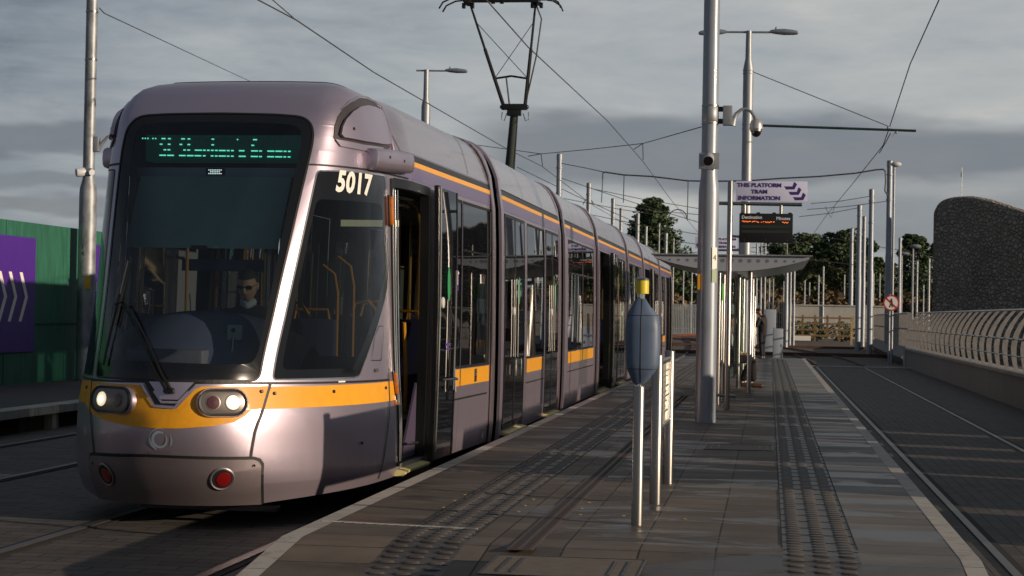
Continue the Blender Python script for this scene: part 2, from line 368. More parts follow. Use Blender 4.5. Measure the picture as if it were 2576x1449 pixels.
# ------------------------------------------------------------------ setting
PL,PR=-2.74,1.16      # platform edges
def ground():
    g=MB().add([(-700,-30,-.012),(900,-30,-.012),(900,1500,-.012),(-700,1500,-.012)],[(0,1,2,3)]).mk('ground',M['earth'],ang=0); struct(g)
    def sheet(name,pts,z,m): return struct(MB().add([(x,y,z) for x,y in pts],[(0,1,2,3)]).mk(name,M[m],ang=0))
    sheet('track_bed',[(-9.2,2),(-2.6,2),(-2.6,62),(-9.2,62)],-.004,'bigsett')
    sheet('track_bed',[(1.1,2),(4.7,2),(4.7,62),(1.1,62)],-.004,'sett')
    sheet('track_bed',[(-2.6,2),(1.1,2),(1.1,9),(-2.6,9)],-.004,'bigsett')
    sheet('ballast_bed',[(-30,62),(30,62),(30,170),(-30,170)],-.004,'ballast')
    struct(MB().box2((1.16,61.4,0),(4.7,62,.03)).mk('crossing_edge',M['strip'],ang=0))
    def curve_rail(name,pts,m='rail',w=.035,h=.012,groove=True):
        b=MB(); g2=MB()
        for i in range(len(pts)-1):
            p,q=Vector((*pts[i],0)),Vector((*pts[i+1],0)); d=(q-p).normalized(); n=Vector((d.y,-d.x,0))
            for o,ww,hh,bb in ((0,w,h,b),(w+.028,.028,.004,g2)):
                bb.add([p+n*(o-ww)+Vector((0,0,hh)),p+n*(o+ww)+Vector((0,0,hh)),q+n*(o+ww)+Vector((0,0,hh)),q+n*(o-ww)+Vector((0,0,hh)),
                        p+n*(o-ww),p+n*(o+ww),q+n*(o+ww),q+n*(o-ww)],[(0,1,2,3),(0,3,7,4),(1,5,6,2)])
        struct(b.mk(name,M[m],ang=0))
        if groove: struct(g2.mk('rail_groove',M['slot'],ang=0,fix=False))
    for x,s in ((-4.90,-.06),(-3.32,-.06)):
        curve_rail('rail',[(x+s*1.5,2),(x+s*.4,7),(x+.04,13),(x+.04,62)])
    for x in (-8.52,-6.9): curve_rail('rail',[(x,2),(x,62)])
    for x in (1.57,3.14): curve_rail('rail',[(x,2),(x,62)],w=.030,h=.009)
    # raised rails in ballast beyond the stop: the two tracks swing left, others cross from the depot
    def arc(x0,y0,k,L,n=14):
        out=[]
        for i in range(n+1): s=L*i/n; out.append((x0-k*s*s,y0+s))
        return out
    for x in (1.57,3.14): curve_rail('rail',arc(x,62,.0019,70),'rust',.030,.07,False)
    for x in (-4.86,-3.28,-8.5,-6.9): curve_rail('rail',arc(x,62,.0006,70),'rust',.030,.07,False)
    for k,y in enumerate((78,79.6,99,100.6)):
        curve_rail('rail',[(-22+i*4,y+(8-i)*(8-i)*(.10 if k%4<2 else -.05)) for i in range(12)],'rust',.035,.12,False)
    # hills far off to the side, hardly higher than the horizon
    hb=MB(); n=60; V=[];fs=[]
    for i in range(n+1):
        y=-260+i*14; hgt=13+9*math.sin(i*.21)+5*math.sin(i*.57+1)+3*noise.noise(Vector((i*.7,0,0)))
        V+=[(330,y,-1),(360,y,hgt*.8),(430,y,hgt),(560,y,-1)]
    for i in range(n):
        for j in range(3): a=i*4+j; fs.append((a,a+4,a+5,a+1))
    struct(hb.add(V,fs).mk('hills',mat('dark_hillside',(.035,.045,.03),.95,var=.4,vscale=.06),ang=60))
ground()
def platform():
    Y0,Y1,RY=5.0,60.0,10.2; S=.11
    def zt(y,z0=.3): return z0-max(0,RY-y)*S
    ys=[Y0,7.5,8.8,RY,11,14,20,30,45,Y1]
    def strip(name,x0,x1,m,dz=0,yy=None,taper=0):
        yy=yy or ys; V=[];fs=[]
        for y in yy:
            V+=[(x0,y,zt(y)+dz),(x1,y,zt(y)+dz)]
        for i in range(len(yy)-1): a=2*i; fs.append((a,a+1,a+3,a+2))
        return struct(MB().add(V,fs).mk(name,M[m],ang=0,fix=False))
    # body of the platform
    V=[];fs=[]
    for y in ys: V+=[(PL+.02,y,-.02),(PR-.02,y,-.02),(PR-.02,y,zt(y)-.004),(PL+.02,y,zt(y)-.004)]
    n=len(ys)
    for i in range(n-1):
        for j in range(4): a=4*i; fs.append((a+j,a+4+j,a+4+(j+1)%4,a+(j+1)%4))
    fs+=[(0,1,2,3),(4*n-4,4*n-1,4*n-2,4*n-3)]
    struct(MB().add(V,fs).mk('platform',M['concrete'],ang=0))
    strip('platform_paving',-1.68,.09,'paver'); strip('platform_paving',-2.62,-2.10,'edge'); strip('platform_paving',.51,1.05,'paleedge')
    for x0,x1,s in ((PL,-2.62,-1),(1.05,PR,1)):   # pale coping with a nose
        V=[];fs=[]
        for y in ys:
            e=x0 if s<0 else x1
            V+=[(x0,y,zt(y)+.002),(x1,y,zt(y)+.002),(e+s*.0,y,zt(y)-.09)]
        for i in range(n-1):
            a=3*i; fs.append((a,a+1,a+4,a+3)); k=0 if s<0 else 1; fs.append((a+k,a+2,a+5,a+3+k))
        struct(MB().add(V,fs).mk('platform_coping',M['strip'],ang=0))
    # tactile warning strips: slabs with three rows of offset lozenge domes
    for x0,x1 in ((-2.10,-1.68),(.09,.51)):
        strip('tactile_base',x0,x1,'tactile')
        b=MB(); w=(x1-x0)/3
        y=6.0; i=0
        while y<58:
            step=.1233
            for j in range(3):
                cx=x0+w*(j+.5); cz=zt(y); hx,hy=.049,.033
                k=8 if y<26 else 4; V=[];
                for ring,(sc,h) in enumerate(((1,0),(.82,.007),(.5,.0085))):
                    for q in range(k):
                        a=2*pi*(q+.5)/k; ca,sa=math.cos(a),math.sin(a)
                        ex=math.copysign(abs(ca)**.6,ca)*hx*sc; ey=math.copysign(abs(sa)**.6,sa)*hy*sc
                        V.append((cx+ex,y+ey,cz+h))
                fs=[]
                for r_ in range(2):
                    for q in range(k): fs.append((r_*k+q,r_*k+(q+1)%k,(r_+1)*k+(q+1)%k,(r_+1)*k+q))
                fs.append(tuple(range(2*k,3*k))); b.add(V,fs)
            y+=step if y<26 else step*1.0
        struct(b.mk('tactile_blisters',M['tactile'],ang=60,fix=False))
        sl=MB(); y=6.
        while y<58: sl.box((( x0+x1)/2,y-.062,zt(y)+.0015),(x1-x0,.006,.003)); y+=.37
        sl.box((x0,33,.3015),(.008,45,.004)); sl.box((x1,33,.3015),(.008,45,.004))
        struct(sl.mk('slab_joint',M['slot'],ang=0,fix=False))
    # brown slotted drain running along the platform
    dr=MB().box2((-1.41,9.98,.298),(-1.27,58,.3045)); struct(dr.mk('drain_channel',mat('drain_brown',(.075,.052,.042),.6,var=.3,vscale=40),ang=0))
    gb=MB(); y=10.0
    while y<30:
        gb.box((-1.372,y,.3052),(.040,.006,.0015)).box((-1.308,y,.3052),(.040,.006,.0015)); y+=.045
    struct(gb.mk('drain_slots',M['slot'],ang=0,fix=False))
    # painted line across, and recessed paving-topped covers
    ln=MB()
    for i in range(14):
        x=-2.66+i*.07; ln.box((x,10.98-i*.010+random.uniform(-.004,.004),.3035),(.072,.03+random.uniform(0,.012),.004))
    struct(ln.mk('painted_line',mat('worn_white_paint',(.45,.44,.42),.8,var=.3,vscale=30),ang=0,fix=False))
    def cover(x0,y0,x1,y1):
        t=thing('inspection_cover',((x0+x1)/2,(y0+y1)/2,.3),'','inspection cover'); e=.012
        fr=MB()
        for a,b_ in (((x0,y0),(x1,y0+e)),((x0,y1-e),(x1,y1)),((x0,y0+e),(x0+e,y1-e)),((x1-e,y0+e),(x1,y1-e))): fr.box2((a[0],a[1],.3),(b_[0],b_[1],.3065))
        fr.mk('cover_frame',M['blackm'],t,ang=0)
        MB().box2((x0+e,y0+e,.298),(x1-e,y1-e,.304)).mk('cover_infill',mat('cover_slab',(.15,.12,.09),.7,var=.25,vscale=14),t,ang=0)
        for sx in (.15,.85):
            x=x0+(x1-x0)*sx; k=MB()
            for dx in (-.035,.035): k.box2((x+dx-.005,y0+.1,.3035),(x+dx+.005,y1-.1,.3075))
            k.mk('key_slot',M['blackm'],t,ang=0)
        return t
    c=cover(-.62,18.0,.06,18.75); c['label']='pale paved inspection cover between the large grey pole and the tactile strip'
    c=cover(-1.42,8.98,-.62,9.72); c['label']='inspection cover with dark frame at the lower edge of the photo near the tactile strip'
    for i,(x,y) in enumerate([(-2.13,12.86),(-2.13,12.44),(-2.13,11.99),(-1.62,12.71),(-1.62,12.28),(-1.61,11.88),(-1.22,12.61),(-1.23,12.21),(-1.2,11.82),(-.92,11.84),(-.52,11.78)]):
        o=MB().lathe([(.016,0),(.016,.002),(.013,.0025)],(x,y,.301),k=14).mk('survey_mark',mat('yellow_survey_paint',(.36,.27,.06),.7),ang=0)
        where=['by the wet paving','by the wet paving','by the wet paving','beside the tactile blisters','beside the tactile blisters','beside the tactile blisters','along the brown drain','along the brown drain','along the brown drain','left of the blue help point post foot','right of the blue help point post foot'][i]
        which=('farthest','middle','nearest')[i%3] if i<9 else ''
        tag(o,('%s of three small yellow paint dots '%which if which else 'single small yellow paint dot ')+where,'paint dot','yellow survey dots on the platform')
    # the platform across the tracks
    V=MB().box2((-60,8,-.02),(-9.34,58,.296)); struct(V.mk('far_platform',M['asphalt'],ang=0))
    cp_=MB().box2((-9.42,8,.20),(-9.12,58,.302)); struct(cp_.mk('far_platform_coping',M['strip'],ang=0))
    struct(MB().box2((-9.33,8,-.01),(-9.28,58,.19)).mk('far_platform_void_shade',M['slot'],ang=0))  # near-black sheet painted as the shade in the open gap under the coping
    pb=MB()
    for i in range(16): pb.box2((-9.27,17+i*3.4-8,-.01),(-9.16,17.22+i*3.4-8,.19))
    struct(pb.mk('far_platform_piers',M['concrete'],ang=0))
platform()
# ------------------------------------------------------------------ tram: body surface
def pchip(xs,ys,x):
    n=len(xs)
    if x<=xs[0]: return ys[0]
    if x>=xs[-1]: return ys[-1]
    h=[xs[i+1]-xs[i] for i in range(n-1)]; d=[(ys[i+1]-ys[i])/h[i] for i in range(n-1)]
    m=[d[0]]+[0 if d[i-1]*d[i]<=0 else 2*d[i-1]*d[i]/(d[i-1]+d[i]) for i in range(1,n-1)]+[d[-1]]
    for i in range(n-1):
        if x<=xs[i+1]:
            t=(x-xs[i])/h[i]; t2=t*t;t3=t2*t
            return (2*t3-3*t2+1)*ys[i]+(t3-2*t2+t)*h[i]*m[i]+(3*t2-2*t3)*ys[i+1]+(t3-t2)*h[i]*m[i+1]
VP=[.2,.45,.75,1.08,1.6,2.2,2.85,3.15,3.45,3.7,3.9,4.1]
TB=dict(z=[.17,.42,.73,1.08,1.6,2.2,2.85,3.12,3.36,3.46,3.5,3.52],lf=[.2,.04,-.03,.0,.26,.6,.98,1.18,1.47,1.9,2.42,3.42],
 wA=[.55,.60,.63,.635,.665,.71,.755,.765,.73,.575,.355,0],lA=[.38,.28,.275,.35,.57,.825,1.115,1.25,1.55,1.97,2.5,3.42],
 W=[1.21,1.25,1.24,1.195,1.155,1.125,1.09,1.02,.89,.66,.36,0],l2=[2.03,2.0,2.01,2.02,2.06,2.08,2.13,2.23,2.5,2.86,3.12,3.42])
WSV=[.2,.45,1.08,2.2,2.85,3.15,3.45,3.7,3.9,4.1]; WSW=[1.17,1.195,1.205,1.195,1.17,1.10,.94,.68,.37,0]
_c={}
def tab(k,v):
    key=(k,round(v,4))
    if key not in _c: _c[key]=pchip(VP,TB[k],v)
    return _c[key]
def wsw(v):
    key=('s',round(v,4))
    if key not in _c: _c[key]=pchip(WSV,WSW,v)
    return _c[key]
NX,NY,CYA=-4.307,12.613,.033
def loc2w(a,l,z):
    c,s=math.cos(CYA),math.sin(CYA); return Vector((NX+a*c+l*s,NY-a*s+l*c,z))
def cabp(u,v):
    s=-1 if u<0 else 1; u=abs(u); v=min(max(v,.2),4.1)
    lf,wA,lA,Wd,l2=[tab(k,v) for k in('lf','wA','lA','W','l2')]
    if u<=1: a=u*wA; l=lf+(lA-lf)*u**2.4
    elif u<2:
        t=u-1; dx,dy=wA,2.4*(lA-lf); n=math.hypot(dx,dy) or 1; k=.22
        P=((wA,lA),(wA+dx/n*k*min(1,Wd/1.1+.01),lA+dy/n*k),(Wd,l2-.55*(l2-lA)),(Wd,l2)); b=((1-t)**3,3*t*(1-t)**2,3*t*t*(1-t),t**3)
        a=sum(x*p[0] for x,p in zip(b,P)); l=sum(x*p[1] for x,p in zip(b,P))
    else:
        t=min(1,(u-2)/.6); t=t*t*(3-2*t); a=Wd+(wsw(v)-Wd)*t; l=l2+(u-2)
    return loc2w(s*a,l,tab('z',v))
JX=-4.08
def secp(u,v):   # straight sections: |u| is the distance along the track, sign is the side
    s=-1 if u<0 else 1; v=min(max(v,.2),4.1); return Vector((JX+s*wsw(v),abs(u),tab('z',v)))
def off(surf,o):
    def f(u,v):
        e=.01; n=(surf(u+e,v)-surf(u-e,v)).cross(surf(u,v+e)-surf(u,v-e))
        n=n.normalized() if n.length>1e-9 else Vector((0,0,1)); return surf(u,v)+n*o
    return f
CUS=[i*.1 for i in range(-26,27)]; CVS=[.2+.125*i for i in range(1,22)]+[2.95,3.05,3.15,3.25,3.35,3.45,3.55,3.65,3.75,3.85,3.93,4.0,4.06]
SVS=[.45,.8,1.3,1.8,2.3,2.7]+CVS[22:]
def panel(outer,surf,holes=(),us=(),vs=(),o=0,th=0,mb=None):
    """a sheet cut in (u,v), gridded, laid on a curved body surface; th gives it thickness inward"""
    loops=[[Vector((p[0],p[1],0)) for p in outer]]+[[Vector((p[0],p[1],0)) for p in h] for h in holes]
    flat=[p for l in loops for p in l]; tris=tessellate_polygon(loops)
    bm=bmesh.new(); V=[bm.verts.new(p) for p in flat]
    for t in tris:
        try: bm.faces.new([V[i] for i in t])
        except ValueError: pass
    x0,x1=min(p.x for p in flat),max(p.x for p in flat); y0,y1=min(p.y for p in flat),max(p.y for p in flat)
    for g,ax,lo,hi in ((us,0,x0,x1),(vs,1,y0,y1)):
        for q in g:
            if lo<q<hi:
                co=(q,0,0) if ax==0 else (0,q,0); no=(1,0,0) if ax==0 else (0,1,0)
                bmesh.ops.bisect_plane(bm,geom=bm.verts[:]+bm.edges[:]+bm.faces[:],plane_co=co,plane_no=no,dist=1e-6)
    bmesh.ops.remove_doubles(bm,verts=bm.verts,dist=1e-5)
    for f in bm.faces:
        if f.normal.z<0: f.normal_flip()
    S=off(surf,o); S2=off(surf,o-th) if th else None
    bm.verts.index_update(); vv=[S(v.co.x,v.co.y) for v in bm.verts]; fs=[tuple(v.index for v in f.verts) for f in bm.faces]
    if th:
        n=len(vv); vv+=[S2(v.co.x,v.co.y) for v in bm.verts]
        be=[e for e in bm.edges if len(e.link_faces)==1]; f2=[tuple(n+i for i in reversed(f)) for f in fs]
        for e in be:
            l=e.link_loops[0]; a,b=l.vert.index,l.link_loop_next.vert.index; f2.append((b,a,n+a,n+b))
        fs=fs+f2
    bm.free(); mb=mb or MB(); mb.add(vv,fs); return mb
def rr(x0,y0,x1,y1,rx,ry=None,k=5):
    """rounded rectangle outline"""
    ry=ry or rx; P=[]
    for cx,cy_,a in ((x1-rx,y1-ry,0),(x0+rx,y1-ry,90),(x0+rx,y0+ry,180),(x1-rx,y0+ry,270)):
        for i in range(k+1): t=R(a+90*i/k); P.append((cx+rx*math.cos(t),cy_+ry*math.sin(t)))
    return P
def rect(x0,y0,x1,y1): return [(x0,y0),(x1,y0),(x1,y1),(x0,y1)]
def seam(mb,pts,surf,w=.012,o=.004,closed=False):
    """thin dark strip following a line on the surface"""
    S=off(surf,o); P=[]
    for (a,b),(c,d) in zip(pts,pts[1:]):
        n=max(1,int(math.hypot(c-a,d-b)/.07)); P+=[(a+(c-a)*i/n,b+(d-b)*i/n) for i in range(n)]
    P.append(pts[-1]); Q=[S(*p) for p in P]; V=[];fs=[]
    for i,q in enumerate(Q):
        d=(Q[min(i+1,len(Q)-1)]-Q[max(i-1,0)]).normalized(); p=P[i]; n=(S(p[0],p[1])-surf(p[0],p[1])).normalized(); t=n.cross(d).normalized()*w/2
        V+=[q-t,q+t]
    for i in range(len(Q)-1): fs.append((2*i,2*i+1,2*i+3,2*i+2))
    mb.add(V,fs)
def frame_at(surf,u,v,o=0):
    e=.01; du=(surf(u+e,v)-surf(u-e,v)).normalized(); dv=(surf(u,v+e)-surf(u,v-e)); n=du.cross(dv).normalized(); b=n.cross(du).normalized()
    return surf(u,v)+n*o,du,b,n
def text2d(s,size,bold=0,sx=1,align='CENTER',space=1):
    c=bpy.data.curves.new('t','FONT'); c.body=s; c.size=size; c.align_x=align; c.align_y='CENTER'; c.offset=bold; c.space_character=space; c.resolution_u=3
    o=bpy.data.objects.new('t',c); me=bpy.data.meshes.new_from_object(o); vs=[(v.co.x*sx,v.co.y) for v in me.vertices]; fs=[tuple(p.vertices) for p in me.polygons]
    bpy.data.objects.remove(o); bpy.data.meshes.remove(me); bpy.data.curves.remove(c); return vs,fs
def text_plane(s,org,ax,ay,size,mt,parent,name='lettering',bold=0,sx=1,align='CENTER',th=.002,space=1):
    vs,fs=text2d(s,size,bold,sx,align,space); org=Vector(org); ax=Vector(ax).normalized(); ay=Vector(ay).normalized(); n=ax.cross(ay)
    b=MB().add([org+ax*x+ay*y+n*th for x,y in vs],fs); return b.mk(name,mt,parent,ang=0,fix=False)
# ------------------------------------------------------------------ tram: build
TR=thing('tram',(JX,12.6,0),'silver and mauve tram with amber stripe standing at the platform with its front door open','tram')
def cab():
    L=6.42
    dr=rect(2.12,.28,3.30,2.69)
    outer=[(-L,.28),(-L,4.1),(L,4.1),(L,.28),(1.95,.28),(1.1,.2),(-1.1,.2),(-1.95,.28)]
    ws=[(-.985,1.075),(-1.005,1.9),(-1.03,2.6),(-1.035,2.85),(-1.01,3.0),(-.94,3.09),(-.85,3.13),(-.6,3.14),(0,3.145),(.6,3.135),(.84,3.12),(.93,3.08),(.985,3.01),(1.01,2.9),(1.0,2.4),(.985,1.075)]
    sw=[(1.125,1.08),(1.13,2.66),(1.99,2.70),(2.06,1.95),(1.72,1.08)]
    def soft(P,c=.035,n=3):
        for _ in range(n):
            Q=[]
            for i in range(len(P)):
                a,b=P[i],P[(i+1)%len(P)]; L_=math.hypot(b[0]-a[0],b[1]-a[1]); f_=min(.25,c/max(L_,1e-6))
                Q+=[(a[0]+(b[0]-a[0])*f_,a[1]+(b[1]-a[1])*f_),(b[0]-(b[0]-a[0])*f_,b[1]-(b[1]-a[1])*f_)]
            P=Q; c*=.5
        return P
    ws=soft(ws); sw=soft(sw,.02,2)
    hol=[]
    for s in (1,-1):
        hol.append([(s*u,v) for u,v in sw]); hol.append([(s*u,v) for u,v in rect(2.14,.36,3.28,2.69)])
        hol.append([(s*u,v) for u,v in rect(4.22,1.07,4.77,2.665)]); hol.append([(s*u,v) for u,v in rect(4.81,1.07,6.30,2.665)])
    body=panel(outer,cabp,[ws]+hol,CUS,CVS).mk('cab_body',M['paint'],TR,ang=30,fix=False)
    # inner lining so that the shell has depth and a dark inside
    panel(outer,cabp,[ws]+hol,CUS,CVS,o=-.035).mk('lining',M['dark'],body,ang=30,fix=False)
    rfm=panel([(-L,2.955),(-L,4.1),(L,4.1),(L,2.955),(2.35,2.955),(2.2,3.15),(2.1,3.4),(1.9,3.65),(-1.9,3.65),(-2.1,3.4),(-2.2,3.15),(-2.35,2.955)],cabp,(),CUS,CVS,o=.004)
    rfm.mk('roof',M['roofp'],body,ang=30,fix=False)
    # windscreen: glass with a black printed border
    wi=[(-.83,1.21),(-.86,2.0),(-.885,2.9),(-.86,3.0),(-.80,3.04),(-.6,3.055),(0,3.06),(.6,3.05),(.80,3.035),(.88,2.99),(.90,2.88),(.915,2.2),(.94,1.30),(.92,1.22),(.86,1.19)]
    wi=soft(wi)
    glass=panel(wi,cabp,(),CUS,CVS,o=.0).mk('windscreen',M['wsglass'],TR,ang=40,fix=False)
    panel(ws,cabp,[wi],CUS,CVS,o=.001).mk('windscreen_border',M['frit'],glass,ang=40,fix=False)
    sm=MB(); seam(sm,ws[0:]+[ws[0]],cabp,.016,.006); sm.mk('windscreen_seal',M['black'],glass,ang=0,fix=False)
    for s in (1,-1):
        o=[(s*u,v) for u,v in sw]; i=[(s*u,v) for u,v in soft([(1.19,1.15),(1.19,2.44),(1.93,2.46),(1.985,1.95),(1.685,1.15)],.03,2)]
        g=panel(i,cabp,(),CUS,CVS).mk('cab_side_window',M['cabglass' if s>0 else 'farglass'],TR,ang=40,fix=False)
        panel(o,cabp,[i],CUS,CVS,o=.001).mk('window_border',M['frit'],g,ang=40,fix=False)
        q=MB(); seam(q,o+[o[0]],cabp,.010,.004); q.mk('window_seal',M['chrome'] if s>0 else M['black'],g,ang=0,fix=False)
    # amber mask on the front with its grey outline
    mk_=[(-1.30,1.038),(-.24,1.038),(-.19,1.02),(-.06,.895),(.205,.888),(.40,1.02),(.46,1.035),(1.095,1.036),(1.062,.885),(.95,.88),(.90,.84),(.80,.798),(.6,.773),(.25,.755),(0,.752),(-.3,.758),(-.54,.774),(-.8,.795),(-.98,.82),(-1.12,.855),(-1.20,.88),(-1.34,.882)]
    panel(mk_,cabp,(),CUS,CVS,o=.004).mk('amber_mask',M['mask'],TR,ang=60,fix=False)
    for s in (1,-1):
        b=[(s*1.118,1.030),(s*2.08,1.030),(s*2.08,.885),(s*1.06,.881)]
        panel(b,cabp,(),CUS,CVS,o=.004).mk('amber_side_band',M['gold'],TR,ang=60,fix=False)
    # wiper well and grey V
    v=panel([(-.30,1.066),(-.18,1.05),(-.035,.912),(.175,.905),(.39,1.05),(.50,1.066)],cabp,(),CUS,CVS,o=.010).mk('wiper_well',M['blackm'],TR,ang=60,fix=False)
    panel([(-.12,1.062),(-.02,.985),(.03,.945),(.22,.945),(.28,.985),(.38,1.062)],cabp,(),CUS,CVS,o=.022,th=.012).mk('well_cover',M['paint'],v,ang=30,fix=False)
    q=MB(); seam(q,[(-.215,1.045),(-.048,.90),(.19,.892),(.42,1.045)],cabp,.018,.012); seam(q,[(-.06,1.0),(.035,.928),(.225,.928),(.33,1.0)],cabp,.018,.014); q.mk('well_lip',M['paint'],v,ang=0,fix=False)
    # body gaps
    q=MB()
    seam(q,[(-1.95,1.046),(-1.0,1.052),(0,1.064),(1,1.058),(1.98,1.044)],cabp,.016,.006)
    seam(q,[(1.107,1.05),(1.095,1.0),(1.057,.861),(1.02,.79),(.99,.72),(.978,.62),(.974,.545)],cabp,.020,.006)
    seam(q,[(-1.107,1.05),(-1.095,1.0),(-1.057,.861),(-1.02,.79),(-.99,.72),(-.978,.62),(-.974,.545)],cabp,.020,.006)
    bs=[(-1.128,.2),(-1.10,.50),(-1.07,.53),(-1.0,.538),(-.5,.552),(-.16,.56),(.3,.557),(.7,.55),(1.0,.545),(1.07,.53),(1.10,.50),(1.128,.2)]
    seam(q,bs,cabp,.024,.006)
    seam(q,[(1.985,1.14),(1.96,.9),(1.86,.3)],cabp,.016,.006); seam(q,[(2.0,1.14),(2.075,1.9),(2.02,2.7)],cabp,.010,.006)
    seam(q,[(1.03,2.705),(1.5,2.71),(2.1,2.725),(2.5,2.715)],cabp,.014,.006)
    seam(q,[(-1.03,2.705),(-1.5,2.71),(-2.1,2.725)],cabp,.014,.006)
    for s in (1,-1):
        seam(q,[(s*4.26,.785),(s*6.2,.785)],cabp,.018,.006); seam(q,[(s*4.75,.785),(s*4.70,.30)],cabp,.006,.006)
        seam(q,[(s*4.2,3.55),(s*4.2,4.0)],cabp,.01,.01)
        seam(q,[(s*5.1,2.97),(s*5.1,4.05)],cabp,.012,.008); seam(q,[(s*3.0,3.62),(s*6.4,3.62)],cabp,.010,.008); seam(q,[(s*3.2,3.84),(s*6.4,3.84)],cabp,.010,.008)
        seam(q,[(s*5.95,.30),(s*5.95,.42),(s*6.2,.42),(s*6.2,.30)],cabp,.008,.006)
    q.mk('panel_gaps',M['black'],body,ang=0,fix=False)
    # bumper panel
    bp=[(-1.115,.2),(-1.09,.49),(-1.06,.52),(-.98,.528),(-.5,.542),(-.16,.55),(.3,.547),(.7,.54),(.98,.535),(1.055,.52),(1.085,.49),(1.115,.2)]
    bu=panel(bp,cabp,(),CUS,CVS+[.22,.25,.28],o=.012,th=.01).mk('bumper',M['bumper'],TR,ang=35,fix=False)
    for u in (-.782,.707):
        c,t,b,n=frame_at(cabp,u,.405,.010)
        MB().lathe([(.084,.0),(.092,.005),(.084,.010),(.074,.005)],c,n,k=28).mk('reflector_rim',M['bumper'],bu)
        MB().lathe([(.076,.004),(.073,.0075),(.0,.0085)],c,n,k=28).mk('recess',M['black'],bu)
        MB().lathe([(.056,.006),(.054,.013),(.03,.017),(.0,.018)],c+t*.010,n,k=28).mk('red_reflector',M['red'],bu)
    for u,v in ((1.01,.49),(-1.01,.47),(1.02,1.0),(-1.22,.99),(1.15,.985),(1.55,.985),(1.93,.985),(1.72,.60)):
        c,t,b,n=frame_at(cabp,u,v,.008); MB().lathe([(.013,0),(.013,.006),(.008,.004)],c,n,k=12).mk('jacking_hole',M['blackm'],body)
    # headlamps
    for s,uc,u0,u1 in ((-1,-.60,-.945,-.27),(1,.655,.405,.905)):
        c,t,b,n=frame_at(cabp,uc,.925,.008)
        ex=(cabp(u1,.925)-cabp(u0,.925)); hw=ex.length/2*1.0; hh=.105; t=ex.normalized(); n=t.cross(b).normalized()
        c=(cabp(u0,.925)+cabp(u1,.925))/2; c=c+n*((cabp((u0+u1)/2,.925)-c).dot(n)+(.008 if s>0 else -.004))
        def stad(w,h,o,k=10):
            P=[]
            for sg in (1,-1):
                for i in range(k+1):
                    a=R(-90+180*i/k) if sg>0 else R(90+180*i/k)
                    P.append(c+t*(sg*(w-h)+h*math.cos(a))+b*(h*math.sin(a))+n*o)
            return P
        def loft(name,rings,m,par,cap=True):
            V=[];fs=[];k=len(rings[0])
            for r_ in rings: V+=r_
            for i in range(len(rings)-1):
                for j in range(k): fs.append((i*k+j,i*k+(j+1)%k,(i+1)*k+(j+1)%k,(i+1)*k+j))
            if cap: fs.append(tuple(range((len(rings)-1)*k,len(rings)*k)))
            return MB().add(V,fs).mk(name,m,par,ang=40)
        h=loft('headlight',[stad(hw*1.0,hh,-.09),stad(hw*1.0,hh,.002),stad(hw*.97,hh*.95,.010)],M['paint'],TR)
        loft('black_surround',[stad(hw*.96,hh*.94,.009),stad(hw*.93,hh*.90,.020),stad(hw*.82,hh*.72,.013)],M['black'],h)
        loft('lamp_bowl',[stad(hw*.84,hh*.76,.0135),stad(hw*.80,hh*.70,.0155)],M['bezel'],h)
        bc=c+t*(s*hw*.38)+n*.016; rc=c-t*(s*hw*.38)+n*.016
        MB().lathe([(.060,-.004),(.058,.003),(.052,.004)],bc,n,k=26).mk('lamp_ring',M['chrome'],h)
        MB().lathe([(.053,.003),(.050,.011),(.03,.015),(0,.016)],bc,n,k=26).mk('headlamp_lens',M['hl'],h)
        MB().ball(bc+n*.012+t*(-s*.008)-b*.002,(.022,.022,.022),12,8).mk('lamp_bulb',M['hlhot'],h)
        MB().lathe([(.056,-.004),(.054,.003),(.048,.004)],rc,n,k=26).mk('tail_ring',M['bezel'],h)
        MB().lathe([(.048,.003),(.045,.009),(0,.012)],rc,n,k=26).mk('tail_lens',mat('dull_tail_lens',(.055,.010,.016),.25,coat=.4),h)
    # round swirl emblem with the maker's faint lettering under it
    c,t,b,n=frame_at(cabp,.02,.675,.003); em=MB(); SE=off(cabp,.002)
    def arc(r0,r1,a0,a1,w0,w1,k=30,dx=0,dy=0):
        V=[];fs=[]
        for i in range(k+1):
            f_=i/k; a=R(a0+(a1-a0)*f_); r_=r0+(r1-r0)*f_; w=(w0+(w1-w0)*f_)*math.sin(pi*min(1,max(0,f_*.94+.04)))**.5
            for q in (-w/2,w/2): V.append(SE(.02+(dx+(r_+q)*math.cos(a))/.62,.675+dy+(r_+q)*math.sin(a)))
        for i in range(k): fs.append((2*i,2*i+1,2*i+3,2*i+2))
        em.add(V,fs)
    arc(.052,.052,60,395,.026,.014); arc(.074,.080,60,165,.006,.006); arc(.088,.084,-28,28,.010,.004); arc(.074,.070,165,250,.012,.02)
    em.mk('swirl_emblem',mat('emblem_silver_blue',(.34,.42,.50),.3,.3),TR,ang=0,fix=False)
    vs_,fs_=text2d('ALSTOM',.036,sx=1.25,space=1.1); MB().add([SE(.02+x/.62,.585+y) for x,y in vs_],fs_).mk('maker_lettering',mat('faint_lettering',(.27,.23,.22),.4,.4),TR,ang=0,fix=False)
    # fleet number high on the side window
    vs_,fs_=text2d('5017',.225,bold=.009,sx=.84,space=1.08); S=off(cabp,.006)
    P=[S(1.565+x*1.02-.04*0,2.585+y) for x,y in vs_]
    MB().add(P,fs_).mk('fleet_number',M['white'],TR,ang=0,fix=False)
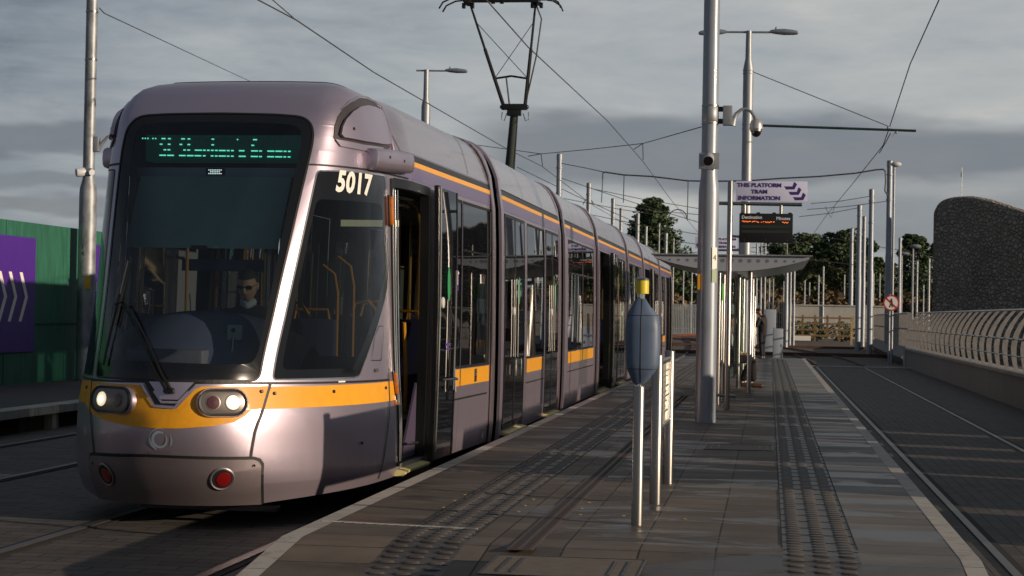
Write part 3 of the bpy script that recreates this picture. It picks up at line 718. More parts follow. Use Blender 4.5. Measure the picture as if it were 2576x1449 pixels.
    # vent recess in the roof shoulder with its cover, and the camera pod under it
    for s in (1,-1):
        f=lambda L_: [(s*u,v) for u,v in L_]
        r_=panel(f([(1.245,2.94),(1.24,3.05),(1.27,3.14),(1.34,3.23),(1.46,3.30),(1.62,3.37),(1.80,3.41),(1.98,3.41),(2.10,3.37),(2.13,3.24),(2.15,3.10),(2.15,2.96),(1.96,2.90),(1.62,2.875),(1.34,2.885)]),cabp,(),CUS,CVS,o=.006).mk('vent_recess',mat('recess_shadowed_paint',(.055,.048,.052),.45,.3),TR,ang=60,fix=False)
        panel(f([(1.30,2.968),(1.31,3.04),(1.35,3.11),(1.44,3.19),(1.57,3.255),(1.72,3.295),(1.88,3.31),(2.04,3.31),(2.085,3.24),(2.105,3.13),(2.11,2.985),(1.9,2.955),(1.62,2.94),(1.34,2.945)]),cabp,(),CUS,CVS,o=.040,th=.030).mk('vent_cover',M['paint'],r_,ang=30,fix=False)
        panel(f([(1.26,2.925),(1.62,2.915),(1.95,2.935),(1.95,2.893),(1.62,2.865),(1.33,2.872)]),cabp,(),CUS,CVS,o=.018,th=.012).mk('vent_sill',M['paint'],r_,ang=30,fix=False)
        c_,t_,b_,n_=frame_at(cabp,s*1.45,3.03,.041); MB().lathe([(.013,0),(.013,.003),(.009,.003)],c_,n_,k=12).mk('lock',M['blackm'],r_)
        S=off(cabp,.006); rim=[S(s*u,v) for u,v in [(1.30,3.21),(1.42,3.30),(1.60,3.385),(1.80,3.43),(1.98,3.43),(2.12,3.38),(2.155,3.24),(2.185,3.09),(2.20,2.95),(2.21,2.87)]]
        MB().path(rim,[.004,.008,.011,.013,.015,.018,.020,.020,.018,.012],8).mk('vent_rim',M['paint'],r_,ang=50)
        # pod: a rounded bar that hugs the corner
        S=off(cabp,.040); path=[S(s*u,v) for u,v in [(1.685,2.80),(1.69,2.80),(1.80,2.805),(1.95,2.82),(2.12,2.83),(2.28,2.835),(2.40,2.835),(2.45,2.835)]]
        V=[];fs=[];k=14
        for i,p in enumerate(path):
            d=(path[min(i+1,7)]-path[max(i-1,0)]).normalized(); d=(path[3]-path[1]).normalized() if i<2 else d; o_=d.cross(Vector((0,0,1))).normalized()*s
            sc_=(.80,.93,1,1,1,1,.9,.5)[i]
            for j in range(k):
                a=2*pi*j/k; ca,sa=math.cos(a),math.sin(a)
                V.append(p+o_*(math.copysign(abs(ca)**.6,ca)*.070*sc_)+Vector((0,0,1))*(math.copysign(abs(sa)**.6,sa)*.092*sc_))
        for i in range(7):
            for j in range(k): fs.append((i*k+j,i*k+(j+1)%k,(i+1)*k+(j+1)%k,(i+1)*k+j))
        fs+=[tuple(range(k-1,-1,-1)),tuple(range(7*k,8*k))]
        pod=MB().add(V,fs).mk('camera_pod',M['paint'],TR,ang=40)
        for u in (1.86,2.18):
            c_,t_,b_,n_=frame_at(cabp,s*u,2.83,.112); MB().lathe([(.012,-.006),(.012,.0015),(.007,.0015)],c_,n_,k=12).mk('pod_screw',M['blackm'],pod)
        # side lamps on the door post
        for v0,v1 in ((2.30,2.54),(.92,1.10)):
            c_,t_,b_,n_=frame_at(cabp,s*2.10,(v0+v1)/2,.0); l_=MB().box(c_+n_*.012,(.060,.045,v1-v0),(t_,n_,b_)).mk('side_marker_lamp',M['amber'],TR,bevel=.018)
            MB().box(c_+n_*.004,(.072,.016,v1-v0+.02),(t_,n_,b_)).mk('lamp_base',M['blackm'],l_,bevel=.005)
        c_,t_,b_,n_=frame_at(cabp,s*2.06,.865,.006); MB().box(c_,(.06,.016,.045),(t_,n_,b_)).mk('side_marker_lamp',M['amber'],TR,bevel=.004)
        q=MB(); seam(q,f([(1.90,1.20),(1.82,1.205),(1.85,1.40),(1.89,1.475),(1.935,1.475),(1.935,1.40),(1.91,1.22),(1.90,1.20)]),cabp,.007,.004)
        q.mk('hatch_outline',M['black'],TR,ang=0,fix=False)
    # wipers
    S=off(cabp,.045); w=MB(); p0=S(.15,1.0); p1=S(.10,1.0)
    a1=[p0,S(.02,1.12),S(-.20,1.33),S(-.42,1.50),S(-.60,1.62)]; a2=[p1,S(-.04,1.12),S(-.27,1.33),S(-.47,1.50),S(-.64,1.61)]
    w.path(a1,[.013,.012,.010,.009,.007],6); w.path(a2,[.010,.009,.008,.007,.006],6)
    for p in (p0,p1): w.tube(p-Vector((0,-.03,0)),p+Vector((0,-.015,0)),.024,.020,k=14)
    wa=w.mk('windscreen_wiper',M['blackm'],TR)
    S2=off(cabp,.022); bl=[S2(-.79+.01*i,1.16+.07*i) for i in range(12)]
    MB().path(bl,.009,6).path([S(-.60,1.62),S(-.70,1.60),S2(-.745,1.60)],.008,6).path([S2(-.70+.003*i,1.45+.03*i) for i in range(9)],.006,5).mk('wiper_blade',M['black'],wa)
    # things inside the cab, seen through the windscreen
    c_=loc2w; dsp=MB()
    ax=(c_(1,0,0)-c_(0,0,0)); ay=Vector((0,0,1)); n=ax.cross(ay)  # towards the camera
    def ibox(a0,a1,l0,l1,z0,z1): return MB().box(c_((a0+a1)/2,(l0+l1)/2,(z0+z1)/2),(abs(a1-a0),abs(l1-l0),abs(z1-z0)),(ax,-n,ay))
    d=ibox(-.66,.62,1.31,1.5,2.755,2.962).mk('destination_display',M['dispb'],TR,bevel=.006)
    leds=MB(); Y=lambda x,y:(c_(-.682+(x-230)*.000912,1.30,2.933-(y-287)*.000875-(x-230)*.0000092))
    rows={287:[230,254,278,323,348,408,420,432,467,480,587,598,609,645,657,863,873,1090,1235,1247,1259],338:[393,405,466,478,573,585,645,657,862,873,1221,1234],
      388:[429,441,465,477,608,619,645,657,712,725,738,752,765,787,799,823,835,859,871,895,907,930,942,955,967,979,1002,1015,1040,1052,1111,1123,1136,1148,1220,1232,1245,1257,1270,1292,1305,1366,1378,1391,1403,1416,1438,1450,1463,1475,1488,1511,1524,1549,1561],
      438:[391,403,415,428,440,463,475,487,499,511,570,582,594,606,618,642,654,666,678,690,712,724,736,748,760,787,799,858,870,895,907,930,942,955,967,980,1002,1015,1040,1052,1110,1122,1135,1148,1160,1218,1231,1244,1257,1270,1292,1305,1365,1377,1390,1402,1415,1437,1449,1462,1474,1487,1510,1522,1548,1560]}
    for y,xs in rows.items():
        for x in xs: leds.box(Y(x,y),(.0098,.004,.0098),(ax,-n,ay))
    leds.mk('lit_dots',M['led'],d,ang=0,fix=False)
    gl=MB()
    for i in range(40):
        gl.box(Y(250+i*34,262),(.012,.003,.003),(ax,-n,ay)) if i%3 else None
    gl.mk('dim_dots',mat('dim_led',(.01,.10,.06),.4,emit=((.05,.5,.3),.12)),d,ang=0,fix=False)
    bm_=ibox(-.70,.62,1.24,1.30,2.622,2.698).mk('cab_beam',M['beam'],TR,bevel=.004)
    ibox(-.125,.025,1.225,1.238,2.64,2.692).mk('run_number_box',M['black'],bm_)
    q=MB()
    for i in range(8):
        for z,ok in ((2.678,1),(2.664,i not in(0,7)),(2.650,1)):
            if ok: q.box(c_(-.10+i*.0142,1.222,z),(.0085,.003,.0075),(ax,-n,ay))
    q.mk('run_number_dots',M['ledw'],bm_,ang=0,fix=False)
    bl_=MB().add([c_(-.63,1.14,2.62),c_(.60,1.14,2.62),c_(.56,.93,2.055),c_(-.655,.93,2.055),c_(-.63,1.15,2.62),c_(.60,1.15,2.62),c_(.56,.94,2.055),c_(-.655,.94,2.055)],[(0,3,2,1),(4,5,6,7),(3,7,6,2),(0,1,5,4),(0,4,7,3),(1,2,6,5)]).mk('sun_blind',M['blind'],TR,ang=0)
    ibox(-.12,.0,.90,.925,2.045,2.075).mk('blind_handle',M['black'],bl_)
    # dashboard: a broad low dome
    V=[];fs=[]; NI,NJ=26,9
    for i in range(NI+1):
        a=-.80+1.62*i/NI; f_=max(0,1-((a-.03)/.84)**2)**.5
        for j in range(NJ+1):
            t_=j/NJ; l=.42+.36*abs(a)**2+ t_*.75; top=1.18+.40*f_; z=1.10+(top-1.10)*math.sin(min(1,t_*1.7)*pi/2)**.8 - max(0,t_-.62)*.5
            V.append(c_(a,l,z))
    for i in range(NI):
        for j in range(NJ): q_=i*(NJ+1)+j; fs.append((q_,q_+NJ+1,q_+NJ+2,q_+1))
    ds=MB().add(V,fs).mk('dashboard',M['dash'],TR,ang=60)
    ibox(-.42,.18,.36,.55,1.12,1.29).mk('instrument_hood',mat('hood_grey',(.12,.105,.14),.6),ds,bevel=.03)
    MB().path([c_(.345,.52,1.15),c_(.335,.60,1.38)],.013,8).mk('stalk',M['steel'],ds)
    k_=ibox(.285,.40,.60,.64,1.36,1.475).mk('ticket_reader',mat('reader_grey',(.30,.36,.38),.5),ds,bevel=.008); 
    MB().lathe([(.017,0),(.015,.004),(0,.005)],c_(.335,.598,1.435),n,k=14).mk('reader_lens',M['black'],k_)
    # interior: floor, ceiling, bulkhead, poles
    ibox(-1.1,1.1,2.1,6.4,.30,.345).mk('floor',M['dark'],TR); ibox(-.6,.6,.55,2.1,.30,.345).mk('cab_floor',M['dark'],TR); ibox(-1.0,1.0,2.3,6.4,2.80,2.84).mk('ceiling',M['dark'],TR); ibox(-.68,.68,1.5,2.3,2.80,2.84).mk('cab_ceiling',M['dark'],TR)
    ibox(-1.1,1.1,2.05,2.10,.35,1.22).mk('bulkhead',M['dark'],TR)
    sg=ibox(-.72,.0,2.35,2.37,1.91,2.01).mk('emergency_notice',mat('navy_notice',(.012,.015,.06),.5),TR)
    text_plane('IN CASE OF EMERGENCY BREAK GLASS',c_(-.36,2.347,1.938),ax,ay,.040,mat('notice_text',(.05,.07,.16),.6),sg,sx=.92)
    for a,l,z0,z1 in ((-.62,2.2,1.15,2.35),(.72,2.6,.35,2.05),(.36,3.4,.35,2.0),(.80,3.9,.35,2.7),(-.5,3.9,.35,2.7),(.72,5.1,.35,2.7),(-.7,5.4,.35,2.7)):
        MB().path([c_(a,l,z0),c_(a,l,z1-.25),c_(a-.03,l,z1-.08),c_(a-.14,l,z1)],.014,8).mk('grab_pole',M['yellowpole'],TR)
    for l in (2.8,3.1): MB().path([c_(.75-.10,l,1.55),c_(.75-.07,l,1.66),c_(.75+.05,l,1.68),c_(.75+.12,l,1.60)],.016,8).mk('seat_handle',M['yellowpole'],TR)
    MB().path([c_(.15+.0,2.5,1.56),c_(.2,2.5,1.64),c_(.28,2.5,1.66),c_(.36,2.5,1.56)],.014,8).mk('seat_handle',M['yellowpole'],TR); MB().path([c_(1.0,3.3,1.5),c_(1.0,3.4,1.1),c_(.98,3.5,.7)],.018,8).mk('grab_pole',M['yellowpole'],TR)
    for a,l in ((.72,4.4),(-.7,4.4),(.72,5.2),(-.7,5.2),(.3,2.75)):
        st=ibox(a-.22,a+.22,l,l+.10,.75,1.52).mk('seat',M['seat'],TR,bevel=.04); ibox(a-.22,a+.22,l-.42,l,.74,.84).mk('seat_cushion',M['seat'],st,bevel=.03)
        MB().path([c_(a-.16,l+.05,1.50),c_(a-.14,l+.05,1.60),c_(a+.14,l+.05,1.60),c_(a+.16,l+.05,1.50)],.014,8).mk('seat_handle',M['yellowpole'],st)
    # windows and door of the front section, both sides
    for s in (1,-1): sidekit(cabp,s,[(4.22,4.77),(4.81,6.30)],TR,True)
    for s in (1,-1):
        S=off(cabp,.03)
        jm=MB()
        for u0,u1 in ((2.12,2.19),(3.24,3.30)): jm=panel([(s*u0,.36),(s*u1,.36),(s*u1,2.69),(s*u0,2.69)],cabp,(),CUS,CVS,o=.012,th=.08,mb=jm)
        jm=panel([(s*2.19,2.62),(s*3.24,2.62),(s*3.24,2.70),(s*2.19,2.70)],cabp,(),CUS,CVS,o=.012,th=.06,mb=jm); jm.mk('door_frame',M['blackm'],TR,fix=False)
        ch=MB()
        for u in (2.135,2.185,2.24): ch.path([off(cabp,.016)(s*u,.40+.22*i) for i in range(11)],.006,6)
        ch.mk('door_trim',M['chrome'],TR)
        if s<0: panel([(s*2.2,.38),(s*3.2,.38),(s*3.2,2.6),(s*2.2,2.6)],cabp,(),CUS,CVS,o=-.02).mk('shut_door',M['farglass'],TR,fix=False); continue
        # open plug door: leaf standing proud of the side, behind the doorway
        S=off(cabp,.085)
        lf=panel([(3.34,.335),(4.12,.335),(4.12,2.70),(3.34,2.70)],cabp,(),CUS,CVS,o=.085,th=.03).mk('open_door',M['winglass'],TR,fix=False)
        fr=panel([(3.29,.32),(3.37,.32),(3.37,2.715),(3.29,2.715)],cabp,(),CUS,CVS,o=.090,th=.04)
        fr=panel([(4.10,.33),(4.14,.33),(4.14,2.70),(4.10,2.70)],cabp,(),CUS,CVS,o=.090,th=.04,mb=fr); fr.mk('door_leaf_frame',M['blackm'],lf,fix=False)
        MB().path([off(cabp,.10)(3.36,.4+.23*i) for i in range(11)],.005,6).mk('door_edge_trim',M['chrome'],lf)
        c1,t1,b1,n1=frame_at(cabp,3.47,1.68,.092); MB().lathe([(.052,0),(.050,.012),(.036,.018),(0,.020)],c1,n1,k=22).mk('door_button',mat('pale_button',(.55,.55,.55),.3),lf)
        c1,t1,b1,n1=frame_at(cabp,3.74,1.85,.092); V_=[]
        MB().prism([c1+t1*(.06*math.cos(2*pi*i/24))+b1*(.155*math.sin(2*pi*i/24)) for i in range(24)],n1*.003).mk('green_sticker',M['greenb'],lf,ang=0)
        MB().path([off(cabp,.12)(3.93,1.98-.12*i) for i in range(10)],.011,8).mk('door_handrail',M['steel'],lf)
        MB().path([off(cabp,.12)(3.44,1.0),off(cabp,.20)(3.70,1.0),off(cabp,.12)(3.98,1.0)],.010,6).path([off(cabp,.12)(3.98,1.08),off(cabp,.13)(3.98,.88)],.007,6).mk('door_arm',M['steel'],lf)
        panel(rect(3.70,.90,3.95,1.05),cabp,(),CUS,CVS,o=.05).mk('band_behind_door',M['gold'],TR,fix=False)
        # doorway fittings: header gear, step, ramp arm
        MB().path([cabp(2.2,2.58)-ax*.12,cabp(3.2,2.58)-ax*.12],.022,8).path([cabp(2.5,2.50)-ax*.10,cabp(2.9,2.50)-ax*.10],.014,8).mk('door_gear',M['chrome'],TR)
        MB().box(cabp(2.55,2.34)-ax*.35,(.5,.03,.055),(ax,-n,ay)).mk('inside_light',mat('lit_strip',(.8,.75,.5),.5,emit=((1,.9,.6),.55)),TR)
        MB().prism([cabp(3.25,.37)-ax*.06,cabp(2.75,.37)-ax*.06,cabp(3.20,.98)-ax*.06],ax*-.02).mk('step_guard',mat('dull_mauve_plastic',(.055,.042,.08),.6),TR,ang=0)
        MB().path([cabp(2.75,.50)-ax*.03,cabp(3.2,.48)-ax*.03],.012,8).mk('guard_rod',M['steel'],TR)
    MB().box((loc2w(1.0,2.2,0).x,0,0),(.001,.001,.001)) if False else None
    c1,t1,b1,n1=frame_at(cabp,4.52,1.90,.006); vi=mat('violet_sticker',(.06,.02,.25),.5)
    k_=MB().box(c1,(.13,.003,.20),(t1,n1,b1)).mk('window_sticker',vi,TR,ang=0)
    MB().box(c1+n1*.003+b1*.01,(.05,.003,.10),(t1,n1,b1)).ball(c1+n1*.003+b1*.072,(.018,.004,.018),8,6).mk('sticker_figure',M['white'],k_,ang=0)
    c1,t1,b1,n1=frame_at(cabp,3.75,1.30,.092); MB().box(c1,(.20,.003,.022),(t1,n1,b1)).box(c1-b1*.04,(.16,.003,.014),(t1,n1,b1)).mk('door_sticker',vi,TR,ang=0)
    c1,t1,b1,n1=frame_at(cabp,5.55,.975,.008); k_=MB().box(c1,(.10,.006,.13),(t1,n1,b1)).mk('lock_plate',M['steel'],TR,bevel=.002)
    MB().lathe([(.022,0),(.020,.010),(.008,.012)],c1,n1,k=14).mk('lock',M['chrome'],k_)
    c1,t1,b1,n1=frame_at(cabp,1.86,1.125,.006); MB().box(c1,(.07,.004,.028),(t1,n1,b1)).mk('vent_label',M['bezel'],TR,ang=0)
    c1,t1,b1,n1=frame_at(cabp,1.60,1.053,.008); MB().box(c1,(.09,.004,.012),(t1,n1,b1)).mk('small_label',M['white'],TR,ang=0)
    c1,t1,b1,n1=frame_at(cabp,6.08,.36,.006); MB().box(c1,(.025,.003,.05),(t1,n1,b1)).mk('small_label',M['white'],TR,ang=0)
    c1,t1,b1,n1=frame_at(cabp,2.06,.42,.008); MB().box(c1,(.03,.003,.05),(t1,n1,b1)).mk('small_label',M['white'],TR,ang=0)
    # door sill
    sill(cabp,2.10,3.26)
def sill(surf,u0,u1):
    S=off(surf,.045); P=[S(u0+(u1-u0)*i/6,.300) for i in range(7)]; V=[];fs=[]
    for p in P: V+=[p+Vector((.030,0,-.010)),p+Vector((.040,0,.012)),p+Vector((-.02,0,.024)),p+Vector((-.07,0,.024)),p+Vector((-.07,0,-.010))]
    for i in range(6):
        for j in range(5): fs.append((i*5+j,i*5+(j+1)%5,(i+1)*5+(j+1)%5,(i+1)*5+j))
    fs+=[(4,3,2,1,0),tuple(range(30,35))]
    MB().add(V,fs).mk('door_sill',M['sillr'],TR,ang=30)
def sidekit(surf,s,wins,par,cabk=False,doors=(),u_lo=None,u_hi=None,amber=None):
    """windows with seals, lilac band, amber pinstripe and gutter for one side of one section"""
    f=lambda L_:[(s*u,v) for u,v in L_]; us=CUS if cabk else (); vv=CVS if cabk else SVS
    for u0,u1 in wins:
        g=panel(f(rect(u0,1.07,u1,2.665)),surf,(),us,vv,o=-.004).mk('window',M['winglass' if s>0 else 'farglass'],par,fix=False,ang=40)
        panel(f(rect(u0-.012,1.058,u1+.012,2.677)),surf,[f(rect(u0+.014,1.084,u1-.014,2.651))],us,vv,o=.001).mk('window_seal',M['black'],g,ang=0,fix=False)
        if u1-u0>.9:
            q=MB(); seam(q,f([(u0+.02,2.20),(u1-.02,2.20)]),surf,.02,.003); q.mk('window_bar',M['frit'],g,ang=0,fix=False)
        b0,b1=(.90,1.052)
        if amber is None or amber: panel(f(rect(u0+.005,b0,u1-.005,b1)),surf,(),us,vv,o=.004).mk('amber_band',M['gold'],par,fix=False,ang=40)
    if cabk: lo,hi=2.32,6.36
    else: lo,hi=u_lo,u_hi
    p=panel(f(rect(lo,2.715,hi,2.838)),surf,(),us,vv,o=.003).mk('lilac_band',M['purple'],par,fix=False,ang=40)
    panel(f(rect(lo+.08,2.838,hi,2.884)),surf,(),us,vv,o=.004).mk('amber_pinstripe',M['gold'],p,fix=False,ang=40)
    panel(f(rect(lo-.06,2.884,hi,2.945)),surf,(),us,vv,o=.002).mk('gutter_slot',M['blackm'],p,fix=False,ang=40)
    lower_hi=.785
    q=MB()
    if cabk: q=panel(f(rect(4.20,.30,6.34,.895)),surf,(),us,vv,o=.002)
    return p
cab()
def ring(y0,y1,name,m,off_,par,lo=.27,hi=4.1,th=.02):
    b=MB(); V=[];fs=[]; vsn=[lo]+[v for v in SVS if v>lo]+[4.1]; prof=[(1,v) for v in vsn]+[(-1,v) for v in reversed(vsn[:-1])]
    cols=[(y0,.0),(y0,off_),(y0*.7+y1*.3,off_+.006),(y1*.7+y0*.3,off_+.006),(y1,off_),(y1,.0)]
    for y,o in cols:
        S=off(secp,o)
        for s,v in prof:
            V.append(S(s*y,min(v,4.09)) if v<4.05 else Vector((JX,y,3.52+o)))
    k=len(prof)
    for i in range(len(cols)-1):
        for j in range(k-1): fs.append((i*k+j,i*k+j+1,(i+1)*k+j+1,(i+1)*k+j))
    return b.add(V,fs).mk(name,m,par,ang=40)
def bellows(y0,y1):
    V=[];fs=[]; vsn=[.32]+[v for v in SVS if v>.32]+[4.1]; prof=[(1,v) for v in vsn]+[(-1,v) for v in reversed(vsn[:-1])]; n=8
    for i in range(n+1):
        y=y0+(y1-y0)*i/n; o=-.06-(.05 if i%2 else 0); S=off(secp,o)
        for s,v in prof: V.append(S(s*y,v) if v<4.05 else Vector((JX,y,3.52+o)))
    k=len(prof)
    for i in range(n):
        for j in range(k-1): fs.append((i*k+j,i*k+j+1,(i+1)*k+j+1,(i+1)*k+j))
    MB().add(V,fs).mk('bellows',M['black'],TR,ang=20)
ring(18.93,19.10,'end_ring',M['lower'],.012,TR)
def section(y0,y1,items,last=False):
    """items: ('d',a,b) double door, ('o',a,b,c) open doorway a..b with leaf to c, ('w',a,b) window over panel"""
    holes={1:[],-1:[]}; wins=[]; doors=[]; opens=[]
    for it in items:
        if it[0]=='w': wins.append((it[1],it[2])); v0=1.07
        elif it[0]=='d': doors.append((it[1],it[2])); v0=.36
        else: opens.append(it[1:]); v0=.36
        for s in (1,-1):
            if it[0]=='w':
                holes[s].append([(s*u,v) for u,v in rect(it[1],1.07,it[2],2.665)])
            else: holes[s].append([(s*u,v) for u,v in rect(it[1],v0,it[2],2.69)])
    b=MB()
    for s in (1,-1): b=panel([(s*y0,.28),(s*y0,4.1),(s*y1,4.1),(s*y1,.28)],secp,holes[s],(),SVS,mb=b)
    body=b.mk('body_section',M['paint'],TR,ang=30,fix=False)
    li=MB()
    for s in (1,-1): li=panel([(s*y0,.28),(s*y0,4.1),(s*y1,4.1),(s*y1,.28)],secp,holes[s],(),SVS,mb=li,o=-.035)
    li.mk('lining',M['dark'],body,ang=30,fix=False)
    rf=MB()
    for s in (1,-1): rf=panel([(s*y0,2.955),(s*y0,4.1),(s*y1,4.1),(s*y1,2.955)],secp,(),(),SVS,mb=rf,o=.004)
    rf.mk('roof',M['roofp'],body,ang=30,fix=False)
    q=MB()
    for s in (1,-1):
        for t_ in (.36,.62): seam(q,[(s*(y0+(y1-y0)*t_),2.97),(s*(y0+(y1-y0)*t_),4.05)],secp,.012,.009)
        seam(q,[(s*(y0+.2),3.66),(s*(y1-.1),3.66)],secp,.010,.009)
        for u0,u1 in wins:
            seam(q,[(s*u0,.785),(s*u1,.785)],secp,.016,.004); seam(q,[(s*(u0+u1)/2,.785),(s*(u0+u1)/2,.3)],secp,.006,.004)
            seam(q,[(s*(u0-.03),.30),(s*(u0-.03),1.06)],secp,.006,.004); seam(q,[(s*(u1+.03),.30),(s*(u1+.03),1.06)],secp,.006,.004)
    q.mk('panel_gaps',M['black'],body,ang=0,fix=False)
    for s in (1,-1):
        wl=[]
        for u0,u1 in wins: wl.append((u0,u1))
        sidekit(secp,s,wl,body,False,(),y0+.02,y1-.02)
        for u0,u1 in doors:
            m_=(u0+u1)/2
            for a,b_ in ((u0+.01,m_-.008),(m_+.008,u1-.01)):
                g=panel([(s*u,v) for u,v in rect(a,.34,b_,2.685)],secp,(),(),SVS,o=.004).mk('door_leaf',M['winglass'],body,fix=False,ang=40)
                panel([(s*u,v) for u,v in rect(a,.34,b_,2.685)],secp,[[(s*u,v) for u,v in rect(a+.035,.40,b_-.035,2.65)]],(),SVS,o=.007).mk('leaf_frame',M['blackm'],g,ang=0,fix=False)
                if s>0:
                    MB().path([off(secp,.025)(a+.10 if a>m_ else b_-.10,1.10+.11*i) for i in range(9)],.006,6).mk('door_handrail',M['steel'],g)
            if s>0:
                c1,t1,b1,n1=frame_at(secp,m_+.3,1.86,.008); MB().prism([c1+t1*(.06*math.cos(2*pi*i/20))+b1*(.16*math.sin(2*pi*i/20)) for i in range(20)],n1*.003).mk('green_sticker',M['greenb'],body,ang=0)
                c1,t1,b1,n1=frame_at(secp,m_-.12,1.62,.008); MB().lathe([(.05,0),(.046,.012),(0,.016)],c1,n1,k=18).mk('door_button',MATS['pale_button'],body)
                sill(secp,u0+.08,u1-.08)
        for a,b_,c in opens:
            for u0_,u1_ in ((a,a+.08),(b_-.08,b_)): panel([(s*u,v) for u,v in rect(u0_,.36,u1_,2.69)],secp,(),(),SVS,o=.02,th=.10).mk('door_jamb',M['blackm'],body,fix=False)
            if s>0:
                g=panel(rect(b_,.335,c,2.70),secp,(),(),SVS,o=.085,th=.03).mk('open_door',M['winglass'],body,fix=False)
                fr=panel(rect(b_-.06,.32,b_+.06,2.71),secp,(),(),SVS,o=.095,th=.05); fr=panel(rect(c-.03,.33,c+.01,2.70),secp,(),(),SVS,o=.09,th=.04,mb=fr); fr.mk('leaf_frame',M['blackm'],g,fix=False)
                MB().path([off(secp,.11)(b_+.02,.4+.23*i) for i in range(11)],.012,6).mk('door_edge_trim',M['chrome'],g)
                sill(secp,a+.05,b_-.05)
            else: panel([(s*u,v) for u,v in rect(a,.34,b_,2.685)],secp,(),(),SVS,o=-.004).mk('shut_door',M['winglass'],body,fix=False)
    ring(y0+.0,y0+.17,'end_ring',M['paint'],.030,body); ring(y1-.14,y1,'end_ring',M['lower'],.012,body)
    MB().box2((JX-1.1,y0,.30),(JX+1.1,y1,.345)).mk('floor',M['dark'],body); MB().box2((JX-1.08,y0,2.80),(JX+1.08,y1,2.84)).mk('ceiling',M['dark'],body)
    y=y0+.9
    while y<y1-.6:
        for a in (-.55,.55): MB().tube((JX+a,y,.35),(JX+a,y,2.8),.017,k=6).mk('grab_pole',M['yellowpole'],body)
        y+=1.5
    for u0,u1 in wins:
        y=u0+.35
        while y<u1:
            for a in (-.78,.78):
                st=MB().box2((JX+a-.24,y,.7),(JX+a+.24,y+.10,1.5)).box2((JX+a-.24,y-.4,.70),(JX+a+.24,y,.80)).mk('seat',M['seat'],body,bevel=.03)
            y+=.85
J=[(19.10,19.42),(25.24,25.58),(30.36,30.68),(36.95,37.28),(41.70,42.02),(48.15,48.48)]
for a,b_ in J: bellows(a-.04,b_+.04)
section(19.42,25.24,[('d',19.83,21.50),('w',21.72,23.42),('d',23.55,24.98)])
section(25.58,30.36,[('w',26.25,28.30),('w',28.36,30.10)])
section(30.68,36.95,[('o',31.05,32.9,33.95),('w',33.98,34.9),('d',35.1,36.7)])
section(37.28,41.70,[('w',37.7,39.5),('w',39.56,41.45)])
section(42.02,48.15,[('o',42.4,44.0,45.0),('w',45.05,46.2),('d',46.4,47.9)])
section(48.48,54.5,[('d',48.9,49.7),('w',49.8,51.0),('o',51.6,52.6,53.4)])
MB().box2((JX-1.15,54.5,.3),(JX+1.15,54.56,3.3)).mk('rear_bulkhead',M['lower'],TR)
